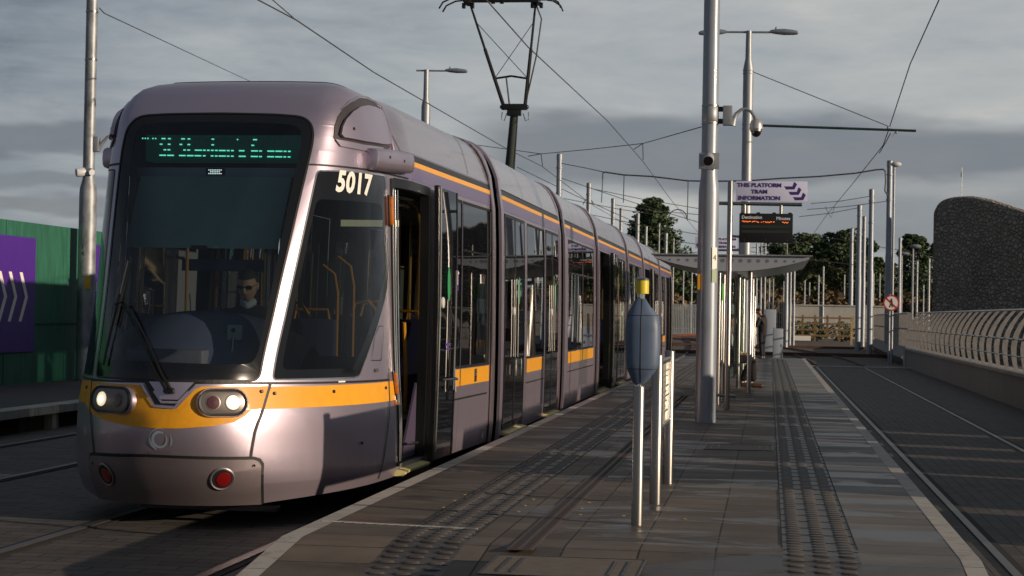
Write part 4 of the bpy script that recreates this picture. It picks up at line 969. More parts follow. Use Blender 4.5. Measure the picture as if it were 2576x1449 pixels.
# undercarriage: dark bogies and wheels
for yc in (15.9,28.0,39.6,51.5):
    bg=MB().box2((JX-.95,yc-1.1,.09),(JX+.95,yc+1.1,.30)).mk('bogie',M['blackm'],TR,bevel=.03)
    for dy in (-.8,.8):
        for sx in (-.78,.78): MB().lathe([(.29,-.05),(.29,.05),(.25,.07),(.10,.07)],(JX+sx,yc+dy,.30),(1,0,0),k=24).mk('wheel',M['bezel'],bg)
MB().box2((JX-.55,13.15,.10),(JX+.50,13.25,.14)).mk('lifeguard_bar',M['blackm'],TR)
def pantograph():
    Y=28.6; P=lambda x,y:at_y(x,y,Y)
    root=MB().box2((JX-.55,Y-.5,3.53),(JX+.55,Y+.9,3.60)).mk('pantograph',M['blackm'],TR,bevel=.02)
    kn=Vector((-4.05,Y,4.84)); 
    MB().tube((-4.22,Y+.55,3.58),kn,.075,.055,k=14).tube((-4.12,Y+.5,3.62),kn+Vector((.05,.05,-.05)),.012,k=6).mk('lower_arm',mat('dark_green_metal',(.03,.042,.04),.5),root)
    k=MB().box(kn+Vector((.0,0,.02)),(.40,.12,.09)).box(kn+Vector((0,0,-.06)),(.22,.10,.12))
    for sx in (-.2,.2): k.ball(kn+Vector((sx,0,.02)),.035,10,6)
    for sx in (-.12,.14): k.path([kn+Vector((sx,0,-.08)),kn+Vector((sx*1.3,0,-.20)),kn+Vector((sx*1.7,0,-.18)),kn+Vector((sx*1.6,0,-.06))],.007,5)
    k.mk('knee_joint',M['blackm'],root,bevel=.008)
    L0,L1=kn+Vector((-.17,0,.03)),Vector((-4.79,Y,6.50)); R0,R1=kn+Vector((.17,0,.03)),Vector((-3.74,Y,6.50))
    u=MB()
    for a,b_ in ((L0,L1),(R0,R1)):
        mid=a.lerp(b_,.56); u.tube(a,mid,.030,.027,k=8); u.tube(mid,b_,.020,.018,k=8)
    u.path([R0,R0.lerp(R1,.5)+Vector((.10,0,.0)),R0.lerp(R1,.85)+Vector((.12,0,0)),R1],.013,6)
    ca,cb=L0.lerp(L1,.27),R0.lerp(R1,.27); u.path([ca,ca.lerp(cb,.5)+Vector((0,0,.04)),cb],.018,6)
    u.tube(ca.lerp(cb,.35)+Vector((0,0,.02)),kn+Vector((-.08,0,.06)),.014,k=6)
    u.tube(ca,R0.lerp(R1,.82),.006,k=5).tube(cb,L0.lerp(L1,.82),.006,k=5)
    u.mk('upper_arm',M['blackm'],root)
    h=MB()
    for dy in (-.16,.16):
        h.path([(-5.26,Y+dy,6.40),(-5.20,Y+dy,6.50),(-5.05,Y+dy,6.57),(-4.9,Y+dy,6.585),(-3.6,Y+dy,6.585),(-3.48,Y+dy,6.565),(-3.36,Y+dy,6.49),(-3.32,Y+dy,6.40)],.014,6)
        h.box((-4.26,Y+dy,6.565),(1.15,.04,.035))
    for x in (-4.82,-3.72): h.box((x,Y,6.52),(.10,.40,.05)).box((x-.07,Y,6.47),(.05,.08,.08)).box((x+.07,Y,6.47),(.05,.08,.08))
    for x in (-4.42,-4.28): h.box((x,Y,6.53),(.06,.05,.06))
    h.mk('collector_head',M['blackm'],root)
pantograph()
# ------------------------------------------------------------------ platform furniture
def post(mb,x,y,z0,z1,r,k=20): return mb.lathe([(r,0),(r,z1-z0-.006),(r*.93,z1-z0)],(x,y,z0),k=k)
def help_point():
    x,y=-.785,11.37; t=thing('help_point',(x,y,.3),'blue spindle-shaped help point with yellow cap on a short stainless post','help point')
    post(MB(),x-.01,y,.3,1.16,.036,28).mk('post',M['steel'],t)
    MB().tube((x-.01,y,1.15),(x-.008,y,1.21),.018,k=16).tube((x,y,1.66),(x,y,1.74),.019,k=16).mk('spigot',M['chrome'],t)
    # faceted spindle: flat on the left, bowed on the right
    V=[];fs=[]; k=24
    prof=[(.018,1.165),(.045,1.185),(.098,1.268),(.108,1.30),(.113,1.42),(.112,1.52),(.104,1.60),(.062,1.655),(.030,1.705),(.018,1.712)]
    for i,(r,z) in enumerate(prof):
        for j in range(k):
            a=2*pi*j/k; ca,sa=math.cos(a),math.sin(a); rx=r*(.94 if ca<0 else 1.0); ry=r*.60
            ex=math.copysign(abs(ca)**.75,ca)*rx; ey=math.copysign(abs(sa)**.75,sa)*ry
            V.append((x+.0+ex+(.012 if i in(2,3,4,5,6) else 0)-.010,y+ey,z))
    for i in range(len(prof)-1):
        for j in range(k): fs.append((i*k+j,i*k+(j+1)%k,(i+1)*k+(j+1)%k,(i+1)*k+j))
    fs+=[tuple(range(k-1,-1,-1)),tuple(range((len(prof)-1)*k,len(prof)*k))]
    b=MB().add(V,fs).mk('blue_housing',mat('slate_blue_plastic',(.085,.125,.20),.48,0,var=.16,vscale=9),t,ang=40)
    q=MB()
    for z,r in ((1.268,.099),(1.600,.105)):
        P=[]
        for j in range(37):
            a=-pi*j/36; ca,sa=math.cos(a),math.sin(a); rx=r*(.94 if ca<0 else 1.0)
            P.append((x+.002+math.copysign(abs(ca)**.75,ca)*(rx+.0005),y+math.copysign(abs(sa)**.75,sa)*(r*.60+.001),z))
        q.path(P,.0013,4)
    P=[(x+.014-.012,y-(r*.60+.0012),z) for r,z in prof[1:-1]]; q.path(P,.0014,4)
    q.mk('housing_joint',M['black'],b)
    MB().lathe([(.040,0),(.040,.078),(.038,.083)],(x,y,1.735),k=28).mk('yellow_cap',mat('yellow_reflective',(.62,.50,.02),.45),t)
    MB().lathe([(.042,0),(.038,.010),(.02,.018),(0,.020)],(x,y,1.818),k=28).mk('cap_lid',M['steel'],t)
help_point()
def notice_frame():
    x=-.76; t=thing('notice_board',(x,13.4,.3),'waist-high stainless frame holding a printed notice, just behind the blue help point','notice board')
    for y in (12.65,14.21):
        post(MB(),x,y,.3,1.33,.040,28).mk('post',M['steel'],t)
    MB().tube((x,12.68,1.27),(x,14.18,1.27),.020,k=12).mk('top_rail',M['steel'],t); MB().tube((x,12.68,.80),(x,14.18,.80),.020,k=12).mk('bottom_rail',M['steel'],t)
    bd=MB().box2((x-.012,12.69,.82),(x+.012,14.17,1.25)).mk('notice_panel',mat('cream_notice',(.50,.50,.40),.3,var=.08,vscale=8,coat=.6),t,bevel=.003)
    q=MB()
    for i in range(9):
        z=1.19-i*.037
        q.box2((x+.0125,12.9,z),(x+.0145,13.95-(i*37%5)*.12,z+.008))
    q.mk('printed_lines',mat('grey_print',(.16,.18,.16),.6),bd,ang=0,fix=False)
notice_frame()
def big_pole():
    x,y=-.765,22.65; t=thing('overhead_line_pole',(x,y,.3),'large grey steel pole with collar on the platform, thickest in view, carrying the dome camera','pole','overhead line poles')
    MB().lathe([(.128,0),(.126,2.82),(.120,2.90),(.103,3.03),(.101,3.05),(.095,7.4)],(x,y,.3),k=36).mk('shaft',M['galvp'],t)
    
    q=MB()
    for z in (3.98,4.20): q.lathe([(.101,-.012),(.106,-.010),(.106,.010),(.101,.012)],(x,y,z),k=32)
    q.mk('steel_band',M['steel'],t)
    MB().lathe([(.100,-.09),(.1035,-.085),(.1035,.085),(.100,.09)],(x,y,4.09),k=32).mk('collar',M['galv'],t)
    nn=Vector((.66,-.75,0)); tt=Vector((.75,.66,0)); cc=Vector((x,y,2.32))+nn*.129; n=MB().box(cc,(.075,.004,.26),(tt,nn,Vector((0,0,1)))).mk('sticker',M['white'],t,ang=0)
    text_plane('4',cc+nn*.003,tt,(0,0,1),.10,M['black'],t,'pole_number')
    MB().box(cc-Vector((0,0,.22)),(.075,.004,.16),(tt,nn,Vector((0,0,1)))).mk('notice_sticker',mat('pale_green_notice',(.32,.40,.26),.6),t,ang=0)
    MB().box2((x-.115,y-.125,1.93),(x-.085,y-.10,2.12)).mk('warning_plate',M['gold'],t)
    # dome camera
    c=thing('security_camera',(x+.55,y,4.0),'silver dome security camera hanging from a curved arm on the large grey pole','security camera','security cameras')
    b=MB().box((x+.215,y,4.08),(.115,.12,.24)).mk('mounting_box',M['galv'],c,bevel=.008)
    MB().box((x+.13,y,4.16),(.07,.05,.06)).box((x+.13,y,4.01),(.07,.05,.06)).mk('bracket',M['blackm'],c,bevel=.004)
    P=[(x+.27,y,3.96),(x+.29,y,4.03),(x+.32,y,4.10),(x+.38,y,4.155),(x+.44,y,4.165),(x+.50,y,4.13),(x+.545,y,4.07),(x+.56,y,4.03)]
    MB().path(P,[.050,.036,.026,.020,.019,.020,.024,.034],14).mk('arm',M['galv'],c)
    cx,cz=x+.565,4.035
    MB().lathe([(.024,0),(.055,-.012),(.066,-.022),(.078,-.06),(.083,-.105),(.083,-.120),(.070,-.122)],(cx,y,cz),k=30).mk('housing',mat('camera_silver',(.50,.48,.47),.35,.55),c)
    MB().lathe([(.074,0),(.072,-.03),(.060,-.038)],(cx,y,cz-.118),k=30).mk('lower_ring',M['steel'],c)
    MB().lathe([(.062,0),(.058,-.028),(.040,-.052),(.018,-.064),(0,-.066)],(cx,y,cz-.152),k=28).mk('dome',mat('smoked_dome',(.012,.010,.009),.08,coat=1),c)
    # floodlight-shaped detector on the collar joint
    d=thing('floodlight',(x,y,3.5),'stubby round grey detector strapped to the large grey pole above its collar','detector','pole detectors')
    MB().box2((x-.125,y-.112,3.41),(x+.125,y-.100,3.61)).mk('bracket_plate',M['galv'],d,bevel=.003)
    MB().lathe([(.066,0),(.068,.02),(.068,.15),(.062,.17)],(x-.005,y-.10,3.55),(0.0,-1,-.33),k=28).mk('barrel',mat('detector_grey',(.33,.35,.38),.5),d)
    MB().lathe([(.060,.168),(.058,.172),(0,.173)],(x-.005,y-.10,3.55),(0,-1,-.33),k=28).mk('lens',M['blackm'],d)
    return c
CAM0=big_pole()
def info_sign(X,Y,sg,label):
    """cantilevered platform sign; sg=+1 arm to the right of the post"""
    t=thing('platform_sign',(X,Y,.3),label,'sign','platform information signs'); Z=Vector((0,0,1)); ax=Vector((1,0,0))
    post(MB(),X,Y,.3,3.52,.038,24).mk('post',M['steel'],t)
    MB().tube((X-sg*.16,Y,3.20),(X+sg*1.0,Y,3.19),.026,k=14).mk('arm',M['steel'],t)
    MB().tube((X-sg*.02,Y,2.74),(X+sg*.18,Y,2.73),.018,k=12).mk('lower_arm',M['steel'],t)
    MB().tube((X-sg*.16,Y,.50),(X+sg*.12,Y,.49),.022,k=12).mk('foot_rail',M['steel'],t)
    cx=X+sg*.575; b=MB().box((cx,Y-.01,3.372),(.99,.014,.285)).mk('name_board',mat('pale_blue_board',(.62,.65,.86),.35),t,bevel=.004)
    pv=mat('deep_violet_vinyl',(.055,.022,.17),.5); tx=cx-sg*.17; yo=Y-.0185
    for s_,dz,w in (('THIS PLATFORM',.083,1.10),('TRAM',-.008,1.12),('INFORMATION',-.098,1.12)):
        text_plane(s_,(tx,yo,3.372+dz),ax,Z,.077,pv,b,sx=w,bold=.0030)
    q=MB()
    for i in range(3):
        ox=cx+sg*(.265+.062*i); oz=3.372+.068-.075*i
        def P(a,c): return Vector((ox+sg*a,yo-.001,oz+c))
        L_=[(-.085,.004),(.028,.004),(.050,.066),(.088,.036),(.052,-.038),(-.058,-.040)]
        q.prism([P(a,c) for a,c in L_],(0,.002,0))
    q.mk('chevrons',pv,b,ang=0)
    for dx in (.20,.71): MB().tube((X+sg*dx,Y,3.19),(X+sg*dx,Y,3.05),.024,k=12).mk('hanger',M['steel'],t)
    dx0=X+sg*.505; d=MB().box((dx0,Y,2.855),(.745,.09,.41)).mk('display',mat('display_casing',(.010,.011,.013),.35),t,bevel=.008)
    for i in range(4): MB().box((dx0-.33+.22*i,Y,3.065),(.05,.04,.022)).mk('lug',M['blackm'],d)
    f=Y-.0465
    text_plane('Destination',(dx0-.34,f,3.003),ax,Z,.062,mat('pale_lettering',(.62,.64,.66),.5),d,align='LEFT',bold=.0018,sx=.98)
    text_plane('Minutes',(dx0+.335,f,2.99),ax,Z,.062,MATS['pale_lettering'],d,align='RIGHT',bold=.0018,sx=.98)
    for i in range(2): MB().box((dx0,f-.001,2.875-.07*i),(.68,.002,.038)).mk('display_row',mat('unlit_row',(.022,.03,.022),.4),d,ang=0)
    q=MB(); random.seed(3); x=-.33
    while x<.31:
        if not (-.10<x<-.07 or .13<x<.22): 
            q.box((dx0+x,f-.0015,2.943-x*.02+random.choice((0,0,.0,-.009))),(.008,.003,.010))
        x+=.0125 if random.random()<.78 else .026
    q.mk('lit_text_row',M['ledo'],d,ang=0,fix=False)
    for i in (-1,0,1): MB().lathe([(.007,0),(.006,.003),(0,.004)],(dx0+i*.30,f,2.685),(0,-1,0),k=8).mk('screw',M['steel'],d)
info_sign(-.575,25.9,1,'cantilevered platform sign reading THIS PLATFORM TRAM INFORMATION above a black departures display')
info_sign(-.72,44.0,-1,'farther cantilevered platform sign half hidden behind the large grey pole, pointing left')
def board():
    x,y=-.69,27.2; t=thing('map_frame',(x,y,.3),'narrow stainless frame of two thin posts with a map panel, left of the sign post','map board')
    for xx,yy in ((-.74,27.3),(-.70,28.4)): post(MB(),xx,yy,.3,2.25,.019,12).mk('post',M['steel'],t)
    MB().box2((-.735,27.35,.95),(-.705,28.35,2.1)).mk('map_panel',M['clear'],t)
    MB().box2((-.735,27.35,1.85),(-.70,28.35,2.1)).mk('green_header',mat('green_header',(.12,.42,.10),.5),t)
board()
def shelter():
    t=thing('tram_shelter',(-.6,33,.3),'stainless platform shelter with a pale curved canopy on slim posts','shelter')
    y0,y1=31.3,37.3
    # canopy: a boat-shaped wing, thin at the tips
    V=[];fs=[]; xs=[-1.97+2.62*i/20 for i in range(21)]
    for y in (y0,y1):
        for x in xs:
            f_=(x+.66)/1.31; h=.23*(1-abs(f_)**1.9); top=2.63+.012*math.cos(f_*1.5); V+=[(x,y,top),(x,y,top-.035-h)]
    n=21
    for i in range(n-1):
        a=2*i; b=2*n+2*i
        fs+=[(a,a+1,a+3,a+2),(b,b+2,b+3,b+1),(a,a+2,b+2,b),(a+1,b+1,b+3,a+3)]
    fs+=[(0,2*n,2*n+1,1),(2*n-2,2*n-1,4*n-1,4*n-2)]
    c=MB().add(V,fs).mk('canopy',mat('pale_canopy',(.30,.335,.39),.5,.1),t,ang=50)
    MB().box2((-2.02,y0-.05,2.645),(.69,y1+.05,2.665)).mk('canopy_cap',M['galv'],c)
    q=MB()
    for i in range(17):
        x=-1.85+i*.15; f_=(x+.66)/1.31; r=.026*(1-abs(f_)**2)+.008
        q.lathe([(r,0),(r,.003)],(x,y0-.001,2.56),(0,-1,0),k=14)
    q.mk('canopy_holes',mat('hole_grey',(.13,.145,.18),.7),c,ang=0)
    q=MB()
    for i in range(8): q.ball((.64-.018*i,y0+.02,2.60-.022*i),.008,6,4)
    q.mk('edge_bolts',M['chrome'],c)
    MB().tube((.28,y0+.4,2.665),(.28,y0+.4,2.90),.012,k=8).lathe([(.035,0),(.02,.03)],(.28,y0+.4,2.665),k=12).mk('spike',M['steel'],c)
    for x,y,r in ((-.335,31.5,.040),(-.345,36.8,.040),(-.56,33.9,.034),(-.50,35.4,.030),(-1.0,31.5,.04),(-1.0,36.8,.04)):
        post(MB(),x,y,.3,2.45,r,18).mk('post',M['steel'],t)
    for x0,ya,yb in ((-.60,31.7,33.7),(-.60,34.0,36.6),):
        MB().box2((x0-.005,ya,.55),(x0+.005,yb,2.3)).mk('glass_panel',M['clear'],t,ang=0)
    MB().box2((-.98,31.49,.55),(-.38,31.50,2.25)).mk('glass_panel',M['clear'],t,ang=0)
    MB().tube((-.85,32,.76),(-.85,36.6,.76),.03,k=10).tube((-.68,32,.72),(-.68,36.6,.72),.03,k=10).mk('perch_seat',M['steel'],t)
    for i in range(3): post(MB(),-.78,32.5+i*2,.3,.74,.025,10).mk('seat_leg',M['steel'],t)
shelter()
def ramp_post():
    for (x,y,z,l) in ((-.42,52.0,2.2,'slim stainless post standing free beyond the shelter, left of the standing man'),):
        tag(post(MB(),x,y,.3,z,.035,14).mk('steel_post',M['steel']),l,'post')
ramp_post()
def cabinets():
    a=thing('equipment_cabinet',(.29,62,0),'pale grey equipment cabinet standing at the far end of the platform','cabinet','grey cabinets')
    MB().box2((.12,61.9,.0),(.46,62.25,1.24)).mk('housing',mat('cabinet_grey',(.36,.40,.47),.5,var=.06,vscale=3),a,bevel=.012); MB().box2((.14,61.888,.10),(.44,61.902,1.20)).mk('door',MATS['cabinet_grey'],a,bevel=.003); MB().box2((.40,61.88,.62),(.415,61.89,.72)).mk('handle',M['blackm'],a)
    b=thing('equipment_cabinet',(.05,84,0),'taller pale cabinet farther back, left of the platform end cabinet','cabinet','grey cabinets')
    MB().box2((-.22,84,.0),(.30,84.5,1.98)).mk('housing',MATS['cabinet_grey'],b,bevel=.015); MB().box2((-.19,83.985,.2),(.27,84.002,1.92)).mk('door',MATS['cabinet_grey'],b,bevel=.004); MB().box2((.2,83.975,1.0),(.22,83.985,1.15)).mk('handle',M['blackm'],b)
cabinets()
# ------------------------------------------------------------------ lamps and poles
def street_lamp(x,y,h,heads,label,rlow=.09,zc=6.3,arm=.45,base=0):
    t=thing('street_lamp',(x,y,base),label,'street lamp','street lamps')
    MB().lathe([(rlow,0),(rlow*.98,zc-base-.15),(rlow*.62,zc-base+.05),(rlow*.55,h-base)],(x,y,base),k=20).mk('column',M['galv'],t)
    lo=min([0]+[q for q in heads]); hi=max(heads)
    MB().tube((x+(lo if lo<0 else -.26),y,h-.02),(x+hi,y,h-.03),.022,k=10).mk('bracket_arm',M['galv'],t)
    for q in heads:
        s=1 if q>0 else -1; c=Vector((x+q,y,h-.03))
        V=[];fs=[]; prof=[(0,.03,.035),(.10,.055,.060),(.28,.085,.075),(.45,.085,.062),(.54,.07,.045),(.56,.04,.02)]
        for d,w,hh in prof:
            for j in range(10):
                a=2*pi*j/10; z=math.sin(a)*hh; z=z if z>0 else z*.7
                V.append(c+Vector((s*d,math.cos(a)*w,z+.01-.05*d)))
        for i in range(5):
            for j in range(10): fs.append((i*10+j,i*10+(j+1)%10,(i+1)*10+(j+1)%10,(i+1)*10+j))
        fs+=[tuple(range(9,-1,-1)),tuple(range(50,60))]
        hd=MB().add(V,fs).mk('lamp_head',mat('lamp_grey',(.22,.25,.29),.45,.3),t)
        MB().lathe([(.05,0),(.03,-.012)],c+Vector((s*.42,0,-.035)),k=12).mk('lamp_glass',mat('lamp_glass',(.5,.52,.5),.15),hd)
        if s>0: MB().lathe([(.022,0),(.022,.04),(.01,.05)],c+Vector((.12,0,.06)),k=10).mk('light_sensor',M['galv'],hd)
    return t
street_lamp(-8.61,45,7.66,[.48],'single-headed street lamp rising behind the tram roof, left of the pantograph',.115,6.9)
street_lamp(-.50,37,7.36,[-.45,.42],'double-headed street lamp standing just behind the large grey pole',.105,6.75,base=.3)
# cantilever on the double lamp column
ca=thing('cantilever_bracket',(-.5,37,5.4),'dark horizontal cantilever tube with a slanting stay, holding up the right-hand contact wire','cantilever')
MB().tube((-.40,37,5.46),(2.82,37,5.36),.026,k=10).mk('cantilever_tube',mat('green_black_metal',(.014,.028,.026),.5),ca)
MB().path([(-.42,37,6.54),(-.25,37,6.47),(2.25,37,5.46),(2.33,37,5.39)],.009,6).mk('stay_wire',M['cable'],ca)
q=MB()
for z in (6.56,6.50,5.48,5.38): q.lathe([(.108,-.015),(.112,0),(.108,.015)],(-.5,37,z),k=20)
q.box((-.40,37,5.46),(.08,.06,.09)).ball((2.28,37,5.42),.03,8,5).ball((2.44,37,5.33),.03,8,5).tube((2.44,37,5.36),(2.36,37,5.24),.009,k=6)
q.mk('clamps',M['galv'],ca)
cm=copy_tree(CAM0,(0,0,0),'small dome security camera behind the large grey pole, beside the platform sign post'); cm.location=(-1.06,36.6,3.42); cm.rotation_euler=(0,0,pi)
def ocs_pole(x,yt,yb,w,label,Y=None,cap=True,group='overhead line poles',tier=None,z0=0.0):
    if Y is None: Y=at_z(x,yb,z0).y
    p=at_y(x,yt,Y); b=at_y(x,yb if yb else yt+200,Y); X=(p.x*.5+b.x*.5); r=w/2*Y/F
    t=thing('overhead_line_pole',(X,Y,z0),label,'pole',group); H=p.z-z0
    k=20 if w>9 else 12; tz=H*(.52 if tier is None else tier)
    MB().lathe([(r*1.10,0),(r*1.10,tz-.1),(r*.98,tz+.05),(r*.92,H-.001)],(X,Y,z0),k=k).mk('shaft',M['galvp'] if w>=12 else M['galv'],t)
    if w>=9:
        for q_ in ((.93,.80) if w>12 else (.90,)): MB().lathe([(r*.99,-.04),(r*1.10,-.03),(r*1.10,.03),(r*.99,.04)],(X,Y,z0+H*q_),k=k).mk('clamp_band',M['galv'],t)
    if cap: MB().lathe([(r*1.0,-.28),(r*1.0,-.02),(r*.85,0),(0,.02)],(X,Y,z0+H+.02),k=k).mk('cap',M['galv'],t)
    return X,Y,H+z0
# the row of poles behind the tram, left to right
names=['foremost and tallest of the poles rising behind the tram roof','second pole behind the tram roof, with a hooped wire at its head','third pole behind the tram roof','fourth pole behind the tram roof, close to the third','fifth pole behind the tram roof, in front of the pointed conifer','slimmer sixth pole behind the tram roof, in front of the pointed conifer','ninth pole behind the tram roof, right in front of the conifer edge','thin tall mast in the conifer\'s middle, seventh behind the tram roof','thin mast at the conifer\'s right side, tenth behind the tram roof']
for (x,yt,w,Y),nm in zip([(1406,388,15,86),(1480,461,13,98),(1541,500,11,112),(1561,524,9,126),(1603,537,10,120),(1624,569,7.5,150),(1674,587,9,132),(1657,562,4,150),(1693,600,4,160)],names):
    ocs_pole(x,yt,None,w,'galvanised '+nm,Y=Y)
PR1=ocs_pole(2235,405,897,14.5,'tall grey pole behind the no-pedestrians sign, with a feeder cable looped from its top')
ocs_pole(2190,477,895,13.5,'grey pole with a lit upper half, nearest of the cluster left of the no-pedestrians sign')
ocs_pole(2160,517,882,12.5,'grey pole third from the no-pedestrians sign, standing in front of the dark trees')
ocs_pole(2172,545,874,9.5,'slimmer grey pole squeezed between two thicker ones left of the no-pedestrians sign')
ocs_pole(2141,575,843,10,'pale pole beside the end of the wooden fence')
ocs_pole(2104,589,812,9.5,'pale two-tier pole standing behind the wooden fence')
ocs_pole(2263,599,None,8,'weathered pole right of the no-pedestrians sign, top against the round tree',Y=118)
ocs_pole(2306,657,None,5.5,'rusty-speckled thin pole left of the stone wall',Y=150); ocs_pole(2336,651,None,6,'pale thin pole closest to the left end of the stone wall',Y=135); ocs_pole(2322,717,None,3.5,'short thin pole between the two nearest the stone wall',Y=190)
names2=['leftmost of the thin far masts in front of the brown scrub','second thin far mast in front of the brown scrub','tallest of the far poles seen just right of the shelter posts','far pole behind the shelter canopy, second from the shelter posts','far pole behind the shelter canopy, third from the shelter posts','thin far pole left of the standing man\'s head height, beyond the shelter','thin far pole above the standing man','lone thin pole right of the standing man','left pole of the broad blue-grey trio behind the pale fence','middle pole of the broad blue-grey trio behind the pale fence','right pole of the broad blue-grey trio behind the pale fence']
for (x,yt,w,Y),nm in zip([(1718,677,3.5,170),(1739,677,4,160),(1903,612,5,105),(1914,612,5,112),(1924,612,5,118),(1934,700,4,170),(1944,702,3,180),(1970,708,3,185),(1978,655,10,98),(1988,655,6,104),(1997,655,6,108)],names2): ocs_pole(x,yt,None,w,nm,Y=Y,cap=False,group='far thin poles')
far=[(2023,705,4,190),(2035,710,3.5,200),(2058,692,4,170),(2070,670,5,150),(2079,705,3.5,210),(2094,745,3,220),(2123,691,3.5,200),(2196,688,4,190),(2212,688,3.5,200),(2268,740,3,230)]
for i,(x,yt,w,Y) in enumerate(far):
    ords=['first','second','third','fourth','fifth','sixth','seventh','eighth','ninth','tenth']
    ocs_pole(x,yt,None,w,ords[i]+' from the left of the thin far masts against the dark trees on the right',Y=Y,cap=False,group='far thin poles')
# slender camera mast next to the tall pole
m_=at_y(2250,412,67.5); t=thing('camera_mast',(m_.x,67.5,0),'slender mast with a small camera head, right beside the tall pole on the right','mast')
MB().tube((m_.x,67.5,0),(m_.x,67.5,m_.z-.1),.045,.04,k=12).mk('mast',M['galv'],t); MB().ball((m_.x+.06,67.5,m_.z-.02),(.20,.14,.10),14,8).mk('camera_head',mat('camera_white',(.55,.57,.6),.4),t)
# round-headed lamps on the right, far away
for x,yt,Y,l in ((2303,620,120,'round-headed lamp left of the stone wall, in front of the trees'),(2275,638,150,'smaller flat-headed lamp between the camera mast and the round-headed lamp')):
    p=at_y(x-6,yt,Y); t=thing('street_lamp',(p.x,Y,0),l,'street lamp','street lamps'); MB().tube((p.x,Y,0),(p.x,Y,p.z),.09,.06,k=10).mk('column',M['galv'],t)
    MB().ball((p.x+.15,Y,p.z),(.38*Y/120,.3,.14),14,8).mk('lamp_head',MATS['lamp_grey'],t)
def left_pole():
    x,y=-11.83,30.6; t=thing('overhead_line_pole',(x,y,.3),'thick galvanised pole in front of the green hoarding, scuffed and patched','pole','overhead line poles')
    sc=mat('scuffed_galvanised',(.27,.29,.31),.5,.5,var=.42,vscale=7,streak=(1,1,.5))
    MB().lathe([(.155,0),(.152,3.25),(.145,3.35),(.105,3.50),(.102,3.55),(.098,8.2)],(x,y,.3),k=32).mk('shaft',sc,t)
    MB().box((x+.075,y-.140,2.0),(.09,.02,.22)).mk('warning_plate',M['gold'],t)
    for i,z in enumerate((2.62,2.50)): text_plane('14'[i],(x-.02,y-.158,z),(1,0,0),(0,0,1),.13,M['black'],t,'pole_number')
    q=MB()
    for z in (6.74,5.9): q.lathe([(.100,-.02),(.108,-.015),(.108,.015),(.100,.02)],(x,y,z),k=24)
    q.mk('steel_band',M['steel'],t)
    c=thing('security_camera',(x+.35,y,4.6),'dome security camera on a curved arm reaching towards the tram from the scuffed left pole','security camera','security cameras')
    MB().box((x+.13,y,4.42),(.10,.12,.26)).mk('mounting_box',M['galv'],c,bevel=.01)
    MB().path([(x+.15,y,4.32),(x+.22,y,4.42),(x+.32,y,4.54),(x+.46,y,4.62),(x+.60,y,4.62),(x+.68,y,4.55)],[.05,.035,.025,.022,.022,.025],10).mk('arm',M['galv'],c)
    MB().lathe([(.03,0),(.08,-.03),(.085,-.12),(.06,-.16),(.03,-.2),(0,-.21)],(x+.70,y,4.56),k=20).mk('housing',MATS['camera_silver'],c)
    for s,l in ((-1,'round white detector on the camera side of the scuffed left pole'),(1,'smaller second detector on the tram side of the scuffed left pole')):
        d=thing('floodlight',(x+s*.12,y,3.9),l,'detector','pole detectors'); MB().lathe([(.07,0),(.078,.03),(.078,.14),(.07,.17)] if s<0 else [(.05,0),(.055,.1)],(x+s*.03,y-.06,3.93),(s*.75,-.6,-.12),k=20).mk('barrel',mat('detector_white',(.55,.57,.6),.4),d)
        MB().box((x,y-.11,3.93),(.2,.03,.12)).mk('bracket_plate',M['galv'],d) if s<0 else None
left_pole()
# ------------------------------------------------------------------ overhead wires
def wire(name,pts,r,label,cat='wire',group=None,sub=1):
    return tag(MB().path(pts,r,5).mk(name,M['cable'],ang=0,fix=False),label,cat,group)
X=lambda x,y,xx: at_x(x,y,xx)
wire('contact_wire',[X(1150,-90,-4.2),X(1228,5,-4.15),X(1328,118,-4.1),X(1528,304,-4.1),X(1593,378,-4.1),X(1618,407,-4.1),X(1691,507,-4.1),X(1760,590,-4.1)],.011,'contact wire touching the pantograph head and running down to the right','overhead wire','contact wires')
wire('contact_wire',[X(560,-60,-7.8),X(650,0,-7.8),X(745,50,-7.8),X(939,181,-7.8),X(1267,370,-7.8),X(1363,418,-7.8),X(1494,518,-7.8),X(1620,590,-7.8)],.012,'long contact wire slanting over the tram roof from the top left','overhead wire','contact wires')
wire('contact_wire',[X(680,-5,-7.8),X(742,48,-7.8)],.009,'short second wire joining the long slanting wire near the top left','overhead wire')
wire('contact_wire',[X(2375,-40,2.35),X(2362,0,2.35),X(2290,160,2.35),X(2236,325,2.35),X(2222,365,2.35),X(2140,468,2.30),X(2080,540,2.2),X(2010,640,2.2)],.010,'right-hand contact wire dropping from the top right past the cantilever','overhead wire','contact wires')
wire('contact_wire',[X(2240,335,2.4),X(2228,358,2.38),X(2212,385,2.36)],.010,'short doubled piece of wire under the cantilever end','overhead wire')
wire('span_wire',[at_y(250,20,30.6),at_y(262,33,31),at_y(630,205,60)],.010,'faint span wire running right from the top of the scuffed left pole','overhead wire','span wires')
wire('span_wire',[at_y(1150,358,40),at_y(1361,387,36),at_y(1480,376,33),at_y(1617,361,29.5),at_y(1768,318,22.8)],.007,'span wire fixed to the large grey pole and sagging left behind the pantograph','overhead wire','span wires')
def hanger(x0,y0,x1,y1,Y,l):
    wire('dropper',[at_y(x0,y0,Y),at_y(x1,y1,Y)],.010*Y/40,l,'dropper','droppers')
hanger(1361,387,1365,418,36,'small dropper under the span wire, nearest the pantograph mast'); hanger(1617,361,1618,403,29.5,'small dropper under the span wire, nearest the large grey pole')
hanger(1328,393,1361,387,36,'short slanting steady arm left of the dropper by the mast'); hanger(1594,376,1617,361,29.5,'short slanting steady arm left of the dropper by the large grey pole')
